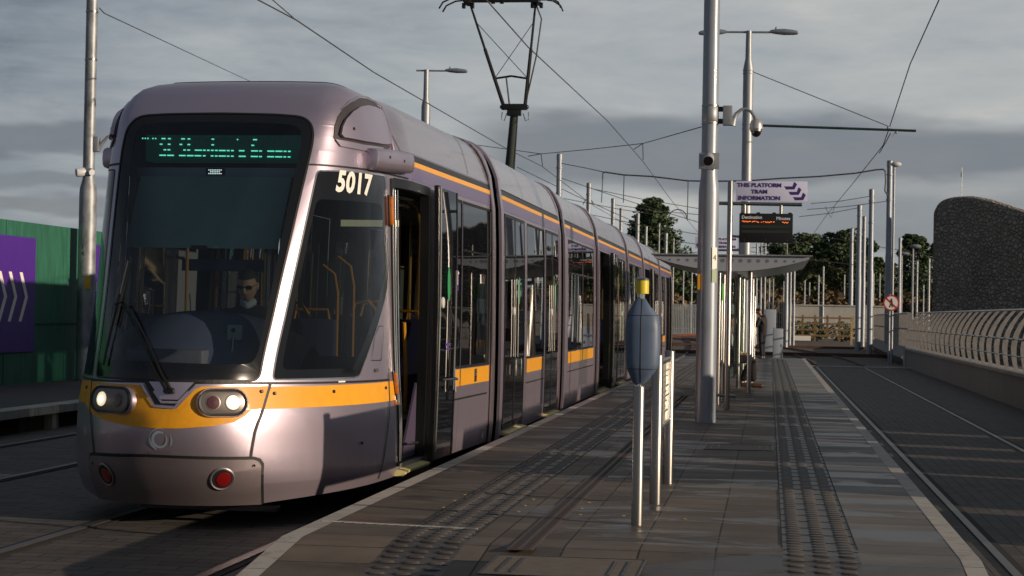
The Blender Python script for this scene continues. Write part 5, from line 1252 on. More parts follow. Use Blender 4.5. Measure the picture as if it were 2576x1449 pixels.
hanger(1517,433,1513,510,70,'long left dropper of the looped feeder cable'); hanger(1570,440,1568,510,70,'thin middle dropper of the feeder cable, behind the pantograph wires'); hanger(1731,455,1729,555,70,'long right dropper of the feeder cable, left of the large grey pole')
YF=70
wire('feeder_cable',[at_y(*p,YF) for p in ((1516,450),(1517,436),(1522,433),(1568,440),(1640,444),(1731,455),(1790,456),(1880,455),(1960,449),(2060,444),(2150,436),(2205,427),(2222,426),(2227,431),(2228,455),(2226,480),(2233,492))],.030,'thick black feeder cable strung right across behind the pole tops','cable')
wire('span_wire',[at_y(1412,411,85),at_y(1470,422,78),at_y(1520,433,70)],.018,'span wire from the foremost pole behind the tram to the feeder cable','overhead wire','span wires')
for i,(a,b,Y,l) in enumerate([((1412,448),(1760,560),90,'thin wire from the foremost pole behind the tram, crossing the sky over the conifer'),((1486,474),(1760,525),98,'thin wire leaving the second pole behind the tram towards the right'),((1412,498),(1700,548),90,'thin wire leaving the foot of the foremost pole top behind the tram'),((1300,420),(1600,560),100,'thin wire slanting down across the pole tops behind the tram'),((1486,540),(1760,590),98,'lowest thin wire leaving the second pole behind the tram'),((1545,515),(1760,540),112,'thin wire leaving the third pole top behind the tram'),
      ((2040,512),(2187,494),72,'upper thin wire ending at the grey pole with a lit upper half'),((2030,527),(2232,506),72,'middle thin wire ending at the tall pole on the right'),((2010,545),(2158,523),80,'lower thin wire ending at the pole in front of the dark trees'),((2100,600),(2345,640),120,'thin wire crossing in front of the round tree on the right'),((1690,640),(2100,600),110,'thin wire low over the shelter canopy'),((1650,600),(2345,690),130,'thin wire crossing the whole dark tree line')]):
    wire('span_wire',[at_y(*a,Y),at_y((a[0]+b[0])/2,(a[1]+b[1])/2+3,Y),at_y(*b,Y)],.010*Y/55,l,'overhead wire','span wires')
for i,(cx,cy,r,Y) in enumerate(((1480,505,13,98),(1705,540,23,75))):
    wire('wire_hoop',[at_y(cx+r*math.cos(pi*k/10),cy+10-r*1.0*math.sin(pi*k/10),Y) for k in range(11)],.022,('small hooped jumper wire around the second pole behind the tram','larger hooped jumper wire over the conifer')[i],'jumper wire','hooped jumper wires')
hanger(1955+43,0,1955+43,0,60,'') if False else None
wire('dropper',[at_y(2076,520,72),at_y(2090,548,72),at_y(2100,520,72)],.012,'V-shaped dropper between the wires above the dark trees','dropper','droppers')
# ------------------------------------------------------------------ left: hoarding and posters
def hoarding():
    x=-12.1; t=thing('hoarding_fence',(x,20,.3),'tall green plywood hoarding along the far platform','hoarding')
    gm=mat('green_hoarding',(.020,.125,.080),.62,var=.30,vscale=3.0,streak=(1,3,.5))
    y=14.4; i=0
    while y<60:
        dx=.0 if i%2 else -.012
        MB().box2((x-.02+dx,y+.004,.3),(x+dx,y+2.44-.004,2.95)).mk('panel',gm,t,ang=0)
        MB().box2((x+dx+.001,y+1.18,.3),(x+.012+dx,y+1.27,2.95)).mk('batten',gm,t,ang=0) if i%3==2 else None
        y+=2.44; i+=1
    MB().box2((x+.012,14.4,1.28),(x+.020,60,1.33)).mk('batten_rail',gm,t,ang=0)
    pm=mat('violet_poster',(.065,.014,.24),.42,var=.05,vscale=2)
    p=thing('poster',(x,27,1.7),'violet poster with white chevrons pointing right on the green hoarding','poster','violet posters')
    MB().box2((x+.021,24.6,.82),(x+.030,28.93,2.70)).mk('poster_sheet',pm,p,ang=0)
    def chev(y0,h=.80,w=.115,adv=.24,zc=1.72):
        P=[(y0,zc+h/2),(y0+w,zc+h/2),(y0+w+adv,zc),(y0+w,zc-h/2),(y0,zc-h/2),(y0+adv,zc)]
        return [Vector((x+.031,a,b)) for a,b in P]
    q=MB()
    for y0 in (27.35,27.75,28.18,26.95): q.prism(chev(y0+.1),(.003,0,0))
    q.mk('chevrons',M['white'],p,ang=0)
    p2=thing('poster',(x,33,1.7),'violet poster with white lettering, mostly hidden behind the left edge of the tram','poster','violet posters')
    MB().box2((x+.021,31.3,.82),(x+.030,35.2,2.70)).mk('poster_sheet',pm,p2,ang=0)
    q=MB()
    for i in range(9): q.box((x+.032,31.48,1.0+i*.15),(.003,.12,.08))
    q.mk('white_marks',M['white'],p2,ang=0)
hoarding()
# ------------------------------------------------------------------ right: parapet, fins, stone wall
def parapet():
    t=thing('parapet_wall',(4.75,40,0),'low stained concrete wall along the right-hand track','wall')
    MB().box2((4.62,31.5,-.02),(4.95,63.5,.585)).mk('wall',M['concrete'],t,ang=0); MB().box2((4.57,31.5,.587),(5.0,63.55,.66)).mk('coping',mat('coping_pale',(.30,.29,.27),.8,var=.2,vscale=6),t,bevel=.01)
    MB().box2((4.60,63.55,-.02),(5.0,64.6,.70)).mk('end_pier',mat('pier_blue_grey',(.20,.22,.26),.7),t)
    r=thing('railing',(4.75,45,.66),'steel railing of curved upright fins and tube rails on the concrete wall','railing')
    fm=mat('fin_steel',(.30,.29,.28),.5,.45,var=.15,vscale=9)
    y=32.2; k=0
    while y<63.4 and k<99:
        V=[]; n=9; 
        for th in (-.006,.006):
            for i in range(n):
                f_=i/(n-1); z=.66+1.18*f_; xc=4.72+.0*f_-.09*math.sin(pi*f_*.9)+.33*f_**2.6; w=.028+.026*math.sin(pi*(f_*.8+.1))
                V+=[(xc-w,y+th,z),(xc+w,y+th,z)]
        fs=[]
        for i in range(n-1): a=2*i; b=2*n+2*i; fs+=[(a,a+1,a+3,a+2),(b,b+2,b+3,b+1),(a,a+2,b+2,b),(a+1,b+1,b+3,a+3)]
        fs+=[(0,2*n,2*n+1,1),(2*n-2,2*n-1,4*n-1,4*n-2)]
        f=MB().add(V,fs).mk('fin',fm,r,ang=50)
        y+=1.35; k+=1
    for z,xx,rr_ in ((1.85,4.98,.025),(1.27,4.68,.018),(.95,4.64,.012)): MB().tube((xx,31.5,z),(xx,63.6,z),rr_,k=10).mk('rail_tube',M['steel'],r)
    # the railing carries on around the bend behind
    r2=thing('railing',(5.2,80,.5),'farther stretch of fin railing bending away behind the no-pedestrians sign','railing')
    pts=[Vector((4.8+.0*i,65+i*1.6,0)) for i in range(22)]
    q=MB(); q2=MB()
    for i,p in enumerate(pts):
        p.x=4.85+.0025*(i*1.6)**1.6
        MB().box((p.x,p.y,1.25),(.16,.02,1.2)).mk('fin',fm,r2)
    for z in (1.85,1.3): MB().path([p+Vector((0,0,z)) for p in pts],.03,6).mk('rail_tube',M['steel'],r2)
    MB().path([p+Vector((.05,0,.3)) for p in pts],.35,4).mk('kerb_wall',M['concrete'],r2,ang=0)
    # added out-of-view blocker: tall panels with slots between, casting slotted shade over the stop
    s=thing('unseen_shade_screen',(4.8,20,0),'added unseen slotted panel screen that shades the platform, beside the right-hand track','wall'); random.seed(11)
    y=12.66; 
    while y<31.4:
        L=random.uniform(.8,3.6); L=min(L,31.5-y); h=1.98
        MB().box2((4.62,y,0),(4.84,y+L,h)).mk('panel',M['concrete'],s,ang=0); y+=L+random.choice((.05,.08,.12,.3,.55))
parapet()
def stone_wall():
    m=bpy.data.materials.new('rubble_stone'); m.use_nodes=True; tr=m.node_tree; b=tr.nodes['Principled BSDF']; N=NT(tr)
    pos=N.n('ShaderNodeNewGeometry').outputs['Position']; wp=N.n('ShaderNodeMapping'); wp.inputs['Scale'].default_value=(1,1,1.25); tr.links.new(pos,wp.inputs[0])
    vo=N.n('ShaderNodeTexVoronoi',feature='DISTANCE_TO_EDGE'); vo.inputs['Scale'].default_value=4.6; tr.links.new(wp.outputs[0],vo.inputs['Vector'])
    vc=N.n('ShaderNodeTexVoronoi'); vc.inputs['Scale'].default_value=4.6; tr.links.new(wp.outputs[0],vc.inputs['Vector'])
    sx=N.n('ShaderNodeSeparateColor'); tr.links.new(vc.outputs['Color'],sx.inputs[0])
    col=N.mix(sx.outputs[0],(.25,.215,.175),(.36,.32,.27)); col=N.mix(N.m('MULTIPLY',N.sstep(vo.outputs[0],.06,.01),.45),col,(.10,.09,.08))
    col=N.mix(N.m('MULTIPLY',N.sstep(N.noise(pos,.5,4,.6),.45,.7),.4),col,(.07,.065,.06))
    tr.links.new(col,b.inputs['Base Color']); b.inputs['Roughness'].default_value=.95
    bp=N.n('ShaderNodeBump'); bp.inputs['Strength'].default_value=1; bp.inputs['Distance'].default_value=.08; tr.links.new(N.sstep(vo.outputs[0],0,.2),bp.inputs['Height']); tr.links.new(bp.outputs[0],b.inputs['Normal'])
    t=thing('stone_wall',(9,80,0),'dark curved rubble-stone wall with a sweeping rounded top, on the right','wall')
    # in plan the wall runs to the right and bends away; its top sweeps up to a rounded left shoulder
    P=[(6.89,80.0),(6.93,79.95),(7.12,79.7),(7.45,79.3),(7.9,78.6),(8.6,77.6),(9.6,76.2),(10.6,74.8),(13,71.5),(17,66)]
    H=[6.42,6.58,6.78,6.88,6.87,6.70,6.25,5.80,4.7,3.8]
    P2=[];H2=[]; n=len(P)
    for i in range(41):
        u=i/40*(n-1); P2.append((pchip(list(range(n)),[p[0] for p in P],u),pchip(list(range(n)),[p[1] for p in P],u))); H2.append(pchip(list(range(n)),H,u))
    V=[];fs=[]
    for (x,y),h in zip(P2,H2): V+=[(x,y,-.1),(x,y,h-.25),(x+.10,y+.08,h-.06),(x+.30,y+.22,h),(x+.6,y+.45,h-.1),(x+.75,y+.5,-.1)]
    for i in range(40):
        for j in range(5): a=i*6+j; fs.append((a,a+6,a+7,a+1))
    fs+=[(0,1,2,3,4,5)]
    MB().add(V,fs).mk('masonry',m,t,ang=40)
    q=MB()
    for xx,z0,z1 in ((7.65,3.2,4.6),(7.9,3.4,4.5),(8.6,2.9,4.7),(9.3,2.5,5.0)):
        pass
    a=thing('antenna',(7.96,79,6.9),'thin antenna mast standing on top of the stone wall','antenna')
    MB().tube((7.96,79.2,6.9),(7.96,79.2,8.1),.016,k=6).tube((7.96,79.2,7.7),(7.96,79.2,7.9),.04,k=8).mk('mast',M['galv'],a)
stone_wall()
def no_walk_sign():
    x,y=4.20,66; t=thing('prohibition_sign',(x,y,0),'round red and white no-pedestrians sign on a thin post beyond the right-hand track','sign')
    MB().tube((x,y,0),(x,y,2.5),.035,k=12).mk('post',M['galv'],t); n=Vector((0,-1,0)); c=Vector((x+.06,y-.05,2.2))
    MB().lathe([(.285,0),(.285,.01)],c,n,k=36).mk('sign_plate',M['white'],t); rd=mat('sign_red',(.45,.02,.02),.4)
    V=[];fs=[];k=36
    for i in range(k):
        a=2*pi*i/k
        for r in (.285,.235): V.append(c+n*.013+Vector((r*math.cos(a),0,r*math.sin(a))))
    for i in range(k): j=(i+1)%k; fs.append((2*i,2*i+1,2*j+1,2*j))
    MB().add(V,fs).mk('red_ring',rd,t,ang=0); MB().box(c+n*.017,(.50,.004,.045),(Vector((.72,0,-.69)),Vector((0,1,0)),Vector((.69,0,.72)))).mk('red_bar',rd,t,ang=0)
    f=MB().ball(c+n*.014+Vector((0,0,.13)),(.028,.003,.030),10,6).prism([c+n*.014+Vector(p) for p in ((-.035,0,.10),(.035,0,.10),(.05,0,-.01),(.02,0,-.01),(.06,0,-.16),(.03,0,-.16),(0,0,-.04),(-.04,0,-.16),(-.07,0,-.15),(-.02,0,.0),(-.06,0,-.0))],n*.003)
    f.mk('walking_figure',M['black'],t,ang=0)
no_walk_sign()
# ------------------------------------------------------------------ background fences
def back():
    t=thing('concrete_wall',(4,150,0),'long pale concrete wall beyond the tracks, behind the wooden fence','wall')
    pc=mat('pale_concrete',(.42,.42,.39),.8,var=.18,vscale=1.2,streak=(1,1,.4))
    MB().box2((1.25,150,0),(9.5,150.4,2.62)).mk('wall_face',pc,t,ang=0); MB().box2((1.2,149.9,2.62),(9.55,150.5,2.72)).mk('coping',pc,t,ang=0)
    f=thing('palisade_fence',(-6,150,0),'pale palisade fence between the tram tail and the large grey pole','fence')
    pm=mat('palisade_grey',(.40,.44,.45),.5,.2)
    for i in range(80): MB().box((-12+i*.14,150,1.35),(.085,.02,2.5)).mk('pale',pm,f,ang=0)
    for z in (.6,2.2): MB().box((-6.5,150.05,z),(11.2,.04,.07)).mk('rail',pm,f)
    for i in range(5): MB().box((-12+i*2.8,150.1,1.4),(.12,.1,2.7)).mk('post',pm,f)
    f2=thing('palisade_fence',(.2,140,0),'short dark palisade gate behind the standing man','fence')
    for i in range(16): MB().box((-.9+i*.15,140,1.5),(.06,.02,2.6)).mk('pale',mat('palisade_dark',(.08,.09,.10),.5,.2),f2,ang=0)
    w=thing('wooden_fence',(4,125,0),'brown timber post-and-rail fence in front of the pale concrete wall','fence'); wm=mat('timber_brown',(.20,.125,.055),.8,var=.3,vscale=5)
    for i in range(6): MB().box((1.4+i*.82,125,.95),(.14,.14,1.75)).mk('post',wm,w)
    for z in (.45,.85,1.25,1.65): MB().box((3.45,124.9,z),(4.3,.05,.12)).mk('rail',wm,w)
    w2=thing('wooden_fence',(6,112,0),'paler timber fence panel with angled slats at the end of the brown fence','fence'); w3=mat('timber_pale',(.45,.33,.18),.8,var=.3,vscale=5)
    for i in range(5): MB().box((5.55,113+0*i,.35+i*.32),(1.15,.06,.10),(Vector((.97,0,-.22)),Vector((0,1,0)),Vector((.22,0,.97)))).mk('slat',w3,w2)
    for x in (4.95,6.1): MB().box((x,113,.9),(.13,.13,1.8)).mk('post',w3,w2)
    # brick house with a ridge glimpsed at the tree line and orange barrier boards
    b=thing('crossing_board',(1.9,110,0),'low white board lying by the rusty rails in front of the wooden fence','board'); MB().box((1.9,110,.42),(1.1,.1,.28)).mk('board_face',M['white'],b)
    for i,(x,y,l) in enumerate(((-2.9,100,'orange plastic barrier pipe lying beyond the tram tail'),(-2.2,112,'second orange barrier pipe, slanting, beyond the tram tail'))):
        tag(MB().path([(x-3,y,.45),(x,y+1,.62),(x+2.2,y+1.5,.60)],.05,8).mk('orange_pipe',mat('orange_plastic',(.24,.06,.025),.5)),l,'pipe')
back()
# ------------------------------------------------------------------ trees
LEAF={}
def leafmat(nm,c1,c2):
    if nm in LEAF: return LEAF[nm]
    m=bpy.data.materials.new(nm); m.use_nodes=True; t=m.node_tree; b=t.nodes['Principled BSDF']; N=NT(t)
    pos=N.n('ShaderNodeNewGeometry').outputs['Position']
    t.links.new(N.ramp(N.noise(pos,.55,4,.7),[(.3,c1),(.7,c2)]),b.inputs['Base Color']); b.inputs['Roughness'].default_value=.8
    LEAF[nm]=m; return m
BARK=mat('bark',(.07,.05,.035),.9,var=.3,vscale=4)
def leaves(mb,c,r,n,size,up_=.0):
    for _ in range(n):
        while 1:
            v=Vector((random.uniform(-1,1),random.uniform(-1,1),random.uniform(-1,1)))
            if .15<v.length<1: break
        v=v.normalized()*(v.length**.45); p=Vector(c)+Vector((v.x*r[0],v.y*r[1],v.z*r[2])); s=size*random.uniform(.6,1.5)
        a=Vector((random.uniform(-1,1),random.uniform(-1,1),random.uniform(-.5,.5))).normalized(); b=a.cross(Vector((random.uniform(-1,1),random.uniform(-1,1),random.uniform(-1,1)))).normalized()
        mb.add([p+a*s,p+b*s*.6,p-a*s*.8,p-b*s*.6],[(0,1,2,3)])
def broad(x,y,h,w,label,lm,n=14,seed=0,low=.25,dens=1.,cat='tree',group='trees along the skyline'):
    random.seed(seed); t=thing('tree',(x,y,0),label,cat,group)
    tb=MB().tube((x,y,0),(x+.1*w*.3,y,h*.5),.028*h,.016*h,k=8); top=Vector((x+.03*w,y,h*.45)); cr=MB()
    for i in range(n):
        a=random.uniform(0,2*pi); f_=random.uniform(.0,.97)**.8; rad=w*.5*max(0,1-(abs(f_-.40)/.62)**2.4)**.5*random.uniform(.55,1.0)
        c=Vector((x+math.cos(a)*rad,y+math.sin(a)*rad*.8,h*(.10+.80*f_))); s=w*random.uniform(.11,.19)
        tb.tube(top*.5+Vector((x,y,h*.3))*.5,c,.008*h,.003*h,k=5,caps=False)
        leaves(cr,c,(s,s,s*.72),int(210*dens),.030*h**.55*1.6)
    leaves(cr,(x,y,h*.44),(w*.42,w*.36,h*.40),int(1900*dens),.030*h**.55*1.9)
    leaves(cr,(x,y,h*.16),(w*.5,w*.3,h*.18),int(900*dens),.030*h**.55*1.9)
    tb.mk('trunk',BARK,t); cr.mk('crown',lm,t,ang=0,fix=False); return t
def conifer(x,y,h,w,label,lm,seed):
    random.seed(seed); t=thing('tree',(x,y,0),label,'conifer','trees along the skyline'); tb=MB().tube((x,y,0),(x,y,h*.97),.02*h,.004*h,k=8); cr=MB()
    for i in range(30):
        f_=i/29+random.uniform(-.012,.012); f_=min(max(f_,0),1); z=h*(.08+.90*f_); rad=w*.5*(1-f_)**.85*random.uniform(.8,1.1)+.12*w*.2
        for j in range(8):
            a=random.uniform(0,2*pi); L=rad*random.uniform(.65,1.15)
            e=Vector((x+math.cos(a)*L,y+math.sin(a)*L,z+L*.06)); tb.tube((x,y,z),e,.005*h,.002*h,k=4,caps=False)
            for q in range(4):
                c=Vector((x,y,z)).lerp(e,.30+.23*q); s=.05*w+.05*L; leaves(cr,c,(s*1.6,s*1.6,s*.55),34,.030*h**.5*1.9)
    leaves(cr,(x,y,h*.97),(.05*w,.05*w,.05*h),30,.12)
    tb.mk('trunk',BARK,t); cr.mk('crown',lm,t,ang=0,fix=False)
dkg=leafmat('dark_evergreen',(.022,.045,.018),(.075,.12,.045)); olv=leafmat('olive_foliage',(.045,.055,.018),(.12,.13,.05)); brn=leafmat('russet_scrub',(.08,.055,.028),(.19,.13,.065)); mdg=leafmat('mid_green',(.03,.05,.02),(.085,.12,.045))
def wx(x,Y): return at_y(x,790,Y).x
def wz(x,y,Y): return at_y(x,y,Y).z
Y=210; conifer(wx(1638,Y),Y,wz(1635,500,Y),12.5,'dark pointed conifer standing above the tram tail',dkg,5)
for i,(xc,yt,wpx,Y,lm,l) in enumerate([
 (1975,590,120,232,dkg,'broad dark pine behind the departures display, left end of the dark tree mass'),(2035,566,120,225,dkg,'dark pine with a layered crown, second of the dark tree mass'),(2110,548,110,215,dkg,'tallest dark pine in the tree mass, left of the clustered poles'),(2162,585,100,224,dkg,'dark pine behind the clustered poles'),
 (2215,640,90,235,olv,'olive-brown tree behind the tall pole on the right'),(2300,560,74,205,dkg,'round-topped dark tree just left of the stone wall'),(2352,572,60,214,dkg,'dark tree partly hidden by the stone wall'),(2262,655,80,245,olv,'low olive tree between the poles and the round-topped tree'),
 (1720,668,90,236,brn,'russet bare-twigged tree right of the tram tail'),(1790,660,100,244,brn,'russet tree behind the large grey pole'),(1860,650,100,238,olv,'olive tree seen through the shelter posts'),(1930,640,90,246,olv,'olive tree above the standing man'),(1665,690,70,230,olv,'low olive tree directly behind the tram tail'),(2060,640,110,210,olv,'lighter olive tree in front of the dark pines')]):
    h=wz(xc,yt,Y); broad(wx(xc,Y),Y,h,wpx*1.28*Y/F,l,lm,26,20+i,dens=1.15,low=.05)
# undergrowth and scrub closing the foot of the trees
random.seed(4); sc=MB()
for i in range(150):
    x=random.uniform(-16,24); y=random.uniform(196,206); leaves(sc,(x,y,random.uniform(.8,3.6)),(1.3,1.0,1.3),60,.34)
o=sc.mk('undergrowth',brn,ang=0,fix=False); tag(o,None,None,None,'stuff')
sc=MB()
for i in range(110):
    x=random.uniform(-16,24); y=random.uniform(206,212); leaves(sc,(x,y,random.uniform(2,5.5)),(1.6,1.0,1.5),60,.36)
o=sc.mk('undergrowth',olv,ang=0,fix=False); tag(o,None,None,None,'stuff')
for i,(x,Y,l) in enumerate(((1.9,131,'low green bush behind the left end of the wooden fence'),(3.2,133,'wide low bush behind the middle of the wooden fence'),(5.0,130,'small upright bush behind the right end of the wooden fence'))):
    random.seed(60+i); t=thing('bush',(x,Y,0),l,'bush','bushes behind the wooden fence'); cr=MB(); leaves(cr,(x,Y,.7),(.9,.5,.75),420,.10); leaves(cr,(x+.5,Y,.6),(.6,.5,.5),200,.10); cr.mk('foliage',mdg,t,ang=0,fix=False); MB().tube((x,Y,0),(x,Y,.8),.04,.02,k=6).mk('stem',BARK,t)
# ------------------------------------------------------------------ people
SKIN=mat('skin',(.42,.24,.16),.55); HAIR=mat('dark_hair',(.018,.013,.010),.7)
def skinned(name,V,E,rad,m,parent,sub=2,root=0):
    me=bpy.data.meshes.new(name); me.from_pydata([tuple(v) for v in V],E,[]); o=bpy.data.objects.new(name,me); COL.objects.link(o); adopt(o,parent)
    o.modifiers.new('skin','SKIN').use_smooth_shade=True; s=o.modifiers.new('sub','SUBSURF'); s.levels=sub; s.render_levels=sub
    bpy.context.view_layer.update()
    sv=me.skin_vertices[0].data if me.skin_vertices else None
    if sv is None: me.skin_vertices.new() if hasattr(me.skin_vertices,'new') else None; sv=me.skin_vertices[0].data
    for i,r in enumerate(rad): sv[i].radius=(r,r) if not isinstance(r,tuple) else r; sv[i].use_root=(i==root)
    me.materials.append(m); return o
class Fig:
    """a figure laid out by joints; S scales everything from a 1.75 m adult"""
    def __init__(f,label,base,yaw,S=1.0): f.t=thing('person',base,label,'person','people'); f.b=Vector(base); f.c,f.s=math.cos(yaw),math.sin(yaw); f.S=S
    def w(f,x,y,z): x,y,z=x*f.S,y*f.S,z*f.S; return f.b+Vector((x*f.c-y*f.s,x*f.s+y*f.c,z))    # x right, y forward
    def chain(f,name,pts,m,sub=2): 
        """pts: list of chains of (x,y,z,r); first points shared by position"""
        V=[];E=[];Rd=[];idx={}
        for ch in pts:
            prev=None
            for p in ch:
                if name=='body' and p[3]>.055: p=(*p[:3],p[3]*.74)
                k=tuple(round(q,3) for q in p[:3])
                if k not in idx: idx[k]=len(V); V.append(f.w(*p[:3])); Rd.append(p[3]*f.S)
                i=idx[k]
                if prev is not None and (prev,i) not in E: E.append((prev,i))
                prev=i
        return skinned(name,V,E,Rd,m,f.t,sub)
    def head(f,x,y,z,pitch=0,hair=True,glasses=False,yaw=0,hairm=HAIR):
        """returns parts of a head centred at x,y,z (front = +y)"""
        V=[];fs=[];k,m=24,18
        def place(p): 
            cx,sx=math.cos(pitch),math.sin(pitch); X,Y_,Z=p; Y_,Z=Y_*cx+Z*sx,-Y_*sx+Z*cx; cz,sz=math.cos(yaw),math.sin(yaw); X,Y_=X*cz-Y_*sz,X*sz+Y_*cz
            return f.w(x+X,y+Y_,z+Z)
        def shape(th,ph,g=0):
            dx,dy,dz=math.sin(th)*math.cos(ph),math.sin(th)*math.sin(ph),math.cos(th)
            rx,ry,rz=.074,.095,.118; X,Y_,Z=dx*rx,dy*ry,dz*rz
            if dz<0: X*=1-.32*(-dz)**1.5; Y_=Y_*(1-.20*(-dz)) + (.012*(-dz) if dy>0 else 0)
            if dy>.6: # nose, brow, sockets, mouth, chin
                n=math.exp(-((X/.014)**2))*math.exp(-(((Z+.018)/.022)**2))*.024; n+=math.exp(-((X/.010)**2))*math.exp(-(((Z-.012)/.02)**2))*.010
                e=sum(math.exp(-(((X-s*.031)/.014)**2)-(((Z-.012)/.012)**2)) for s in(-1,1))*-.011
                l=math.exp(-((X/.024)**2)-(((Z+.062)/.008)**2))*.006-math.exp(-((X/.026)**2)-(((Z+.052)/.005)**2))*.003; c=math.exp(-((X/.022)**2)-(((Z+.095)/.014)**2))*.008; br=math.exp(-((X/.05)**2)-(((Z-.032)/.010)**2))*.005
                Y_+=n+e+l+c+br
            return (X*(1+g),Y_*(1+g),Z*(1+g))
        for i in range(m+1):
            for j in range(k): V.append(place(shape(pi*i/m,2*pi*j/k)))
        for i in range(m):
            for j in range(k): fs.append((i*k+j,(i+1)*k+j,(i+1)*k+(j+1)%k,i*k+(j+1)%k))
        h=MB().add(V,fs)
        for s in (-1,1): h.ball(place((s*.074,-.005,.0)),(.010*f.S,.020*f.S,.032*f.S),10,6)
        h=h.mk('head',SKIN,f.t,ang=60)
        for s in (-1,1):
            MB().ball(place((s*.031,.083,.012)),.011*f.S,10,6).mk('eye',mat('eye_white',(.7,.68,.65),.3),h); MB().ball(place((s*.031,.0925,.012)),.005*f.S,8,5).mk('iris',M['black'],h)
        MB().box(place((0,.098,-.057)),(.04*f.S,.004*f.S,.006*f.S),(Vector((f.c,f.s,0)),Vector((-f.s,f.c,0)),Vector((0,0,1)))).mk('mouth',mat('lips',(.30,.11,.09),.5),h)
        V=[];fs=[]
        for i in range(11):
            for j in range(k):
                th=pi*i/m; ph=2*pi*j/k; lim=.62*pi if math.sin(ph)<.2 else .33*pi
                th=min(th*1.15,lim) ; p=shape(th,ph,.07+.02*math.sin(5*ph+3*th)); V.append(place((p[0],p[1]-.006,p[2]+.004)))
        for i in range(10):
            for j in range(k): fs.append((i*k+j,(i+1)*k+j,(i+1)*k+(j+1)%k,i*k+(j+1)%k))
        MB().add(V,fs).mk('hair',hairm,h,ang=60,fix=False)
        if glasses:
            g=MB(); 
            for s in (-1,1):
                g.prism([place((s*.033+.026*math.cos(a)*1.0,.104-.010*abs(math.cos(a)) ,.014+.019*math.sin(a))) for a in [2*pi*i/14 for i in range(14)]],(f.w(0,.004,0)-f.b))
                g.tube(place((s*.056,.095,.020)),place((s*.078,0,.012)),.003*f.S,k=5)
            g.tube(place((-.01,.106,.018)),place((.01,.106,.018)),.003*f.S,k=5); g.mk('sunglasses',mat('dark_lens',(.006,.006,.007),.08,coat=1),h)
        return h
    def hand(f,wr,di,side,name='hand',curl=.5):
        """palm and five separate fingers; wr = wrist, di = pointing direction (local)"""
        d=Vector(di).normalized(); up_=Vector((0,0,1)) if abs(d.z)<.8 else Vector((0,1,0)); sd_=d.cross(up_).normalized(); nn=sd_.cross(d); wr=Vector(wr)
        V=[];E=[];Rd=[]
        def ad(p,r,prev):
            V.append(f.w(*p)); Rd.append(r*f.S); i=len(V)-1
            if prev is not None: E.append((prev,i))
            return i
        a=ad(wr,.024,None); c=ad(wr+d*.05,.030,a)
        for q,(o,L) in enumerate(((-.030,.066),(-.010,.078),(.010,.073),(.028,.058))):
            k1=ad(wr+d*.088+sd_*o,.011,c); k2=ad(wr+d*(.088+L*.5)+sd_*o*1.1-nn*L*.25*curl,.009,k1); ad(wr+d*(.088+L*.5+L*.35*(1-curl))+sd_*o*1.1-nn*L*(.25+.4*curl)*curl*1.4,.0075,k2)
        k1=ad(wr+d*.04+sd_*side*.034,.012,c); k2=ad(wr+d*.072+sd_*side*.050-nn*.010,.010,k1); ad(wr+d*.098+sd_*side*.048-nn*.022,.008,k2)
        return skinned(name,V,E,Rd,SKIN,f.t,1)
def stander():
    f=Fig('man in a dark hooded jacket standing at the far platform end, reading',(-.22,58.6,.3),R(58),.93); jk=mat('charcoal_jacket',(.022,.021,.023),.85,var=.2,vscale=20); tr=mat('dark_jeans',(.014,.015,.022),.9)
    f.chain('body',[[(0,0,.95,.12),(0,-.01,1.12,.12),(0,.01,1.32,.13),(0,.06,1.46,.055),(0,.12,1.54,.052)],[(0,0,.95,.12),(.09,0,.86,.085),(.10,.03,.48,.055),(.10,0,.10,.042)],[(0,0,.95,.12),(-.09,0,.86,.085),(-.10,-.02,.48,.055),(-.10,-.06,.10,.042)],
      [(0,.01,1.32,.13),(.17,.02,1.38,.062),(.23,.06,1.12,.045),(.13,.30,1.10,.032)],[(0,.01,1.32,.13),(-.17,.02,1.38,.062),(-.23,.06,1.12,.045),(-.13,.30,1.10,.032)]],SKIN)
    f.chain('jacket',[[(0,0,.78,.15),(0,0,.88,.165),(0,-.02,1.05,.165),(0,-.01,1.28,.17),(0,.02,1.40,.12),(0,.05,1.47,.075)],[(0,-.01,1.28,.17),(.185,.02,1.36,.082),(.25,.05,1.12,.065),(.15,.26,1.10,.05)],[(0,-.01,1.28,.17),(-.185,.02,1.36,.082),(-.25,.05,1.12,.065),(-.15,.26,1.10,.05)]],jk)
    f.chain('hood',[[(-.07,-.03,1.44,.06),(0,-.09,1.43,.075),(.07,-.03,1.44,.06)]],jk)
    f.chain('trousers',[[(0,0,.92,.135),(.10,0,.82,.10),(.105,.03,.48,.075),(.10,-.0,.07,.066)],[(0,0,.92,.135),(-.10,0,.82,.10),(-.105,-.02,.48,.075),(-.10,-.06,.07,.066)]],tr)
    for s,y in ((1,0),(-1,-.06)): f.chain('shoe',[[(s*.10,y-.05,.045,.042),(s*.10,y+.06,.045,.044),(s*.105,y+.17,.035,.036)]],mat('trainer_grey',(.20,.19,.17),.7))
    f.head(0,.155,1.60,pitch=.75); f.hand((.13,.29,1.10),(-.2,1,.1),1); f.hand((-.13,.29,1.10),(.2,1,.1),-1)
    p=MB(); a,b,c,d=f.w(-.13,.34,1.10),f.w(.13,.34,1.10),f.w(.13,.52,1.16),f.w(-.13,.52,1.16); z=Vector((0,0,.006)); p.add([a,b,c,d,a+z,b+z,c+z,d+z],[(0,3,2,1),(4,5,6,7),(0,1,5,4),(1,2,6,5),(2,3,7,6),(3,0,4,7)])
    tag(p.mk('papers',M['white'],ang=0),'white papers held by the standing man','papers')
stander()
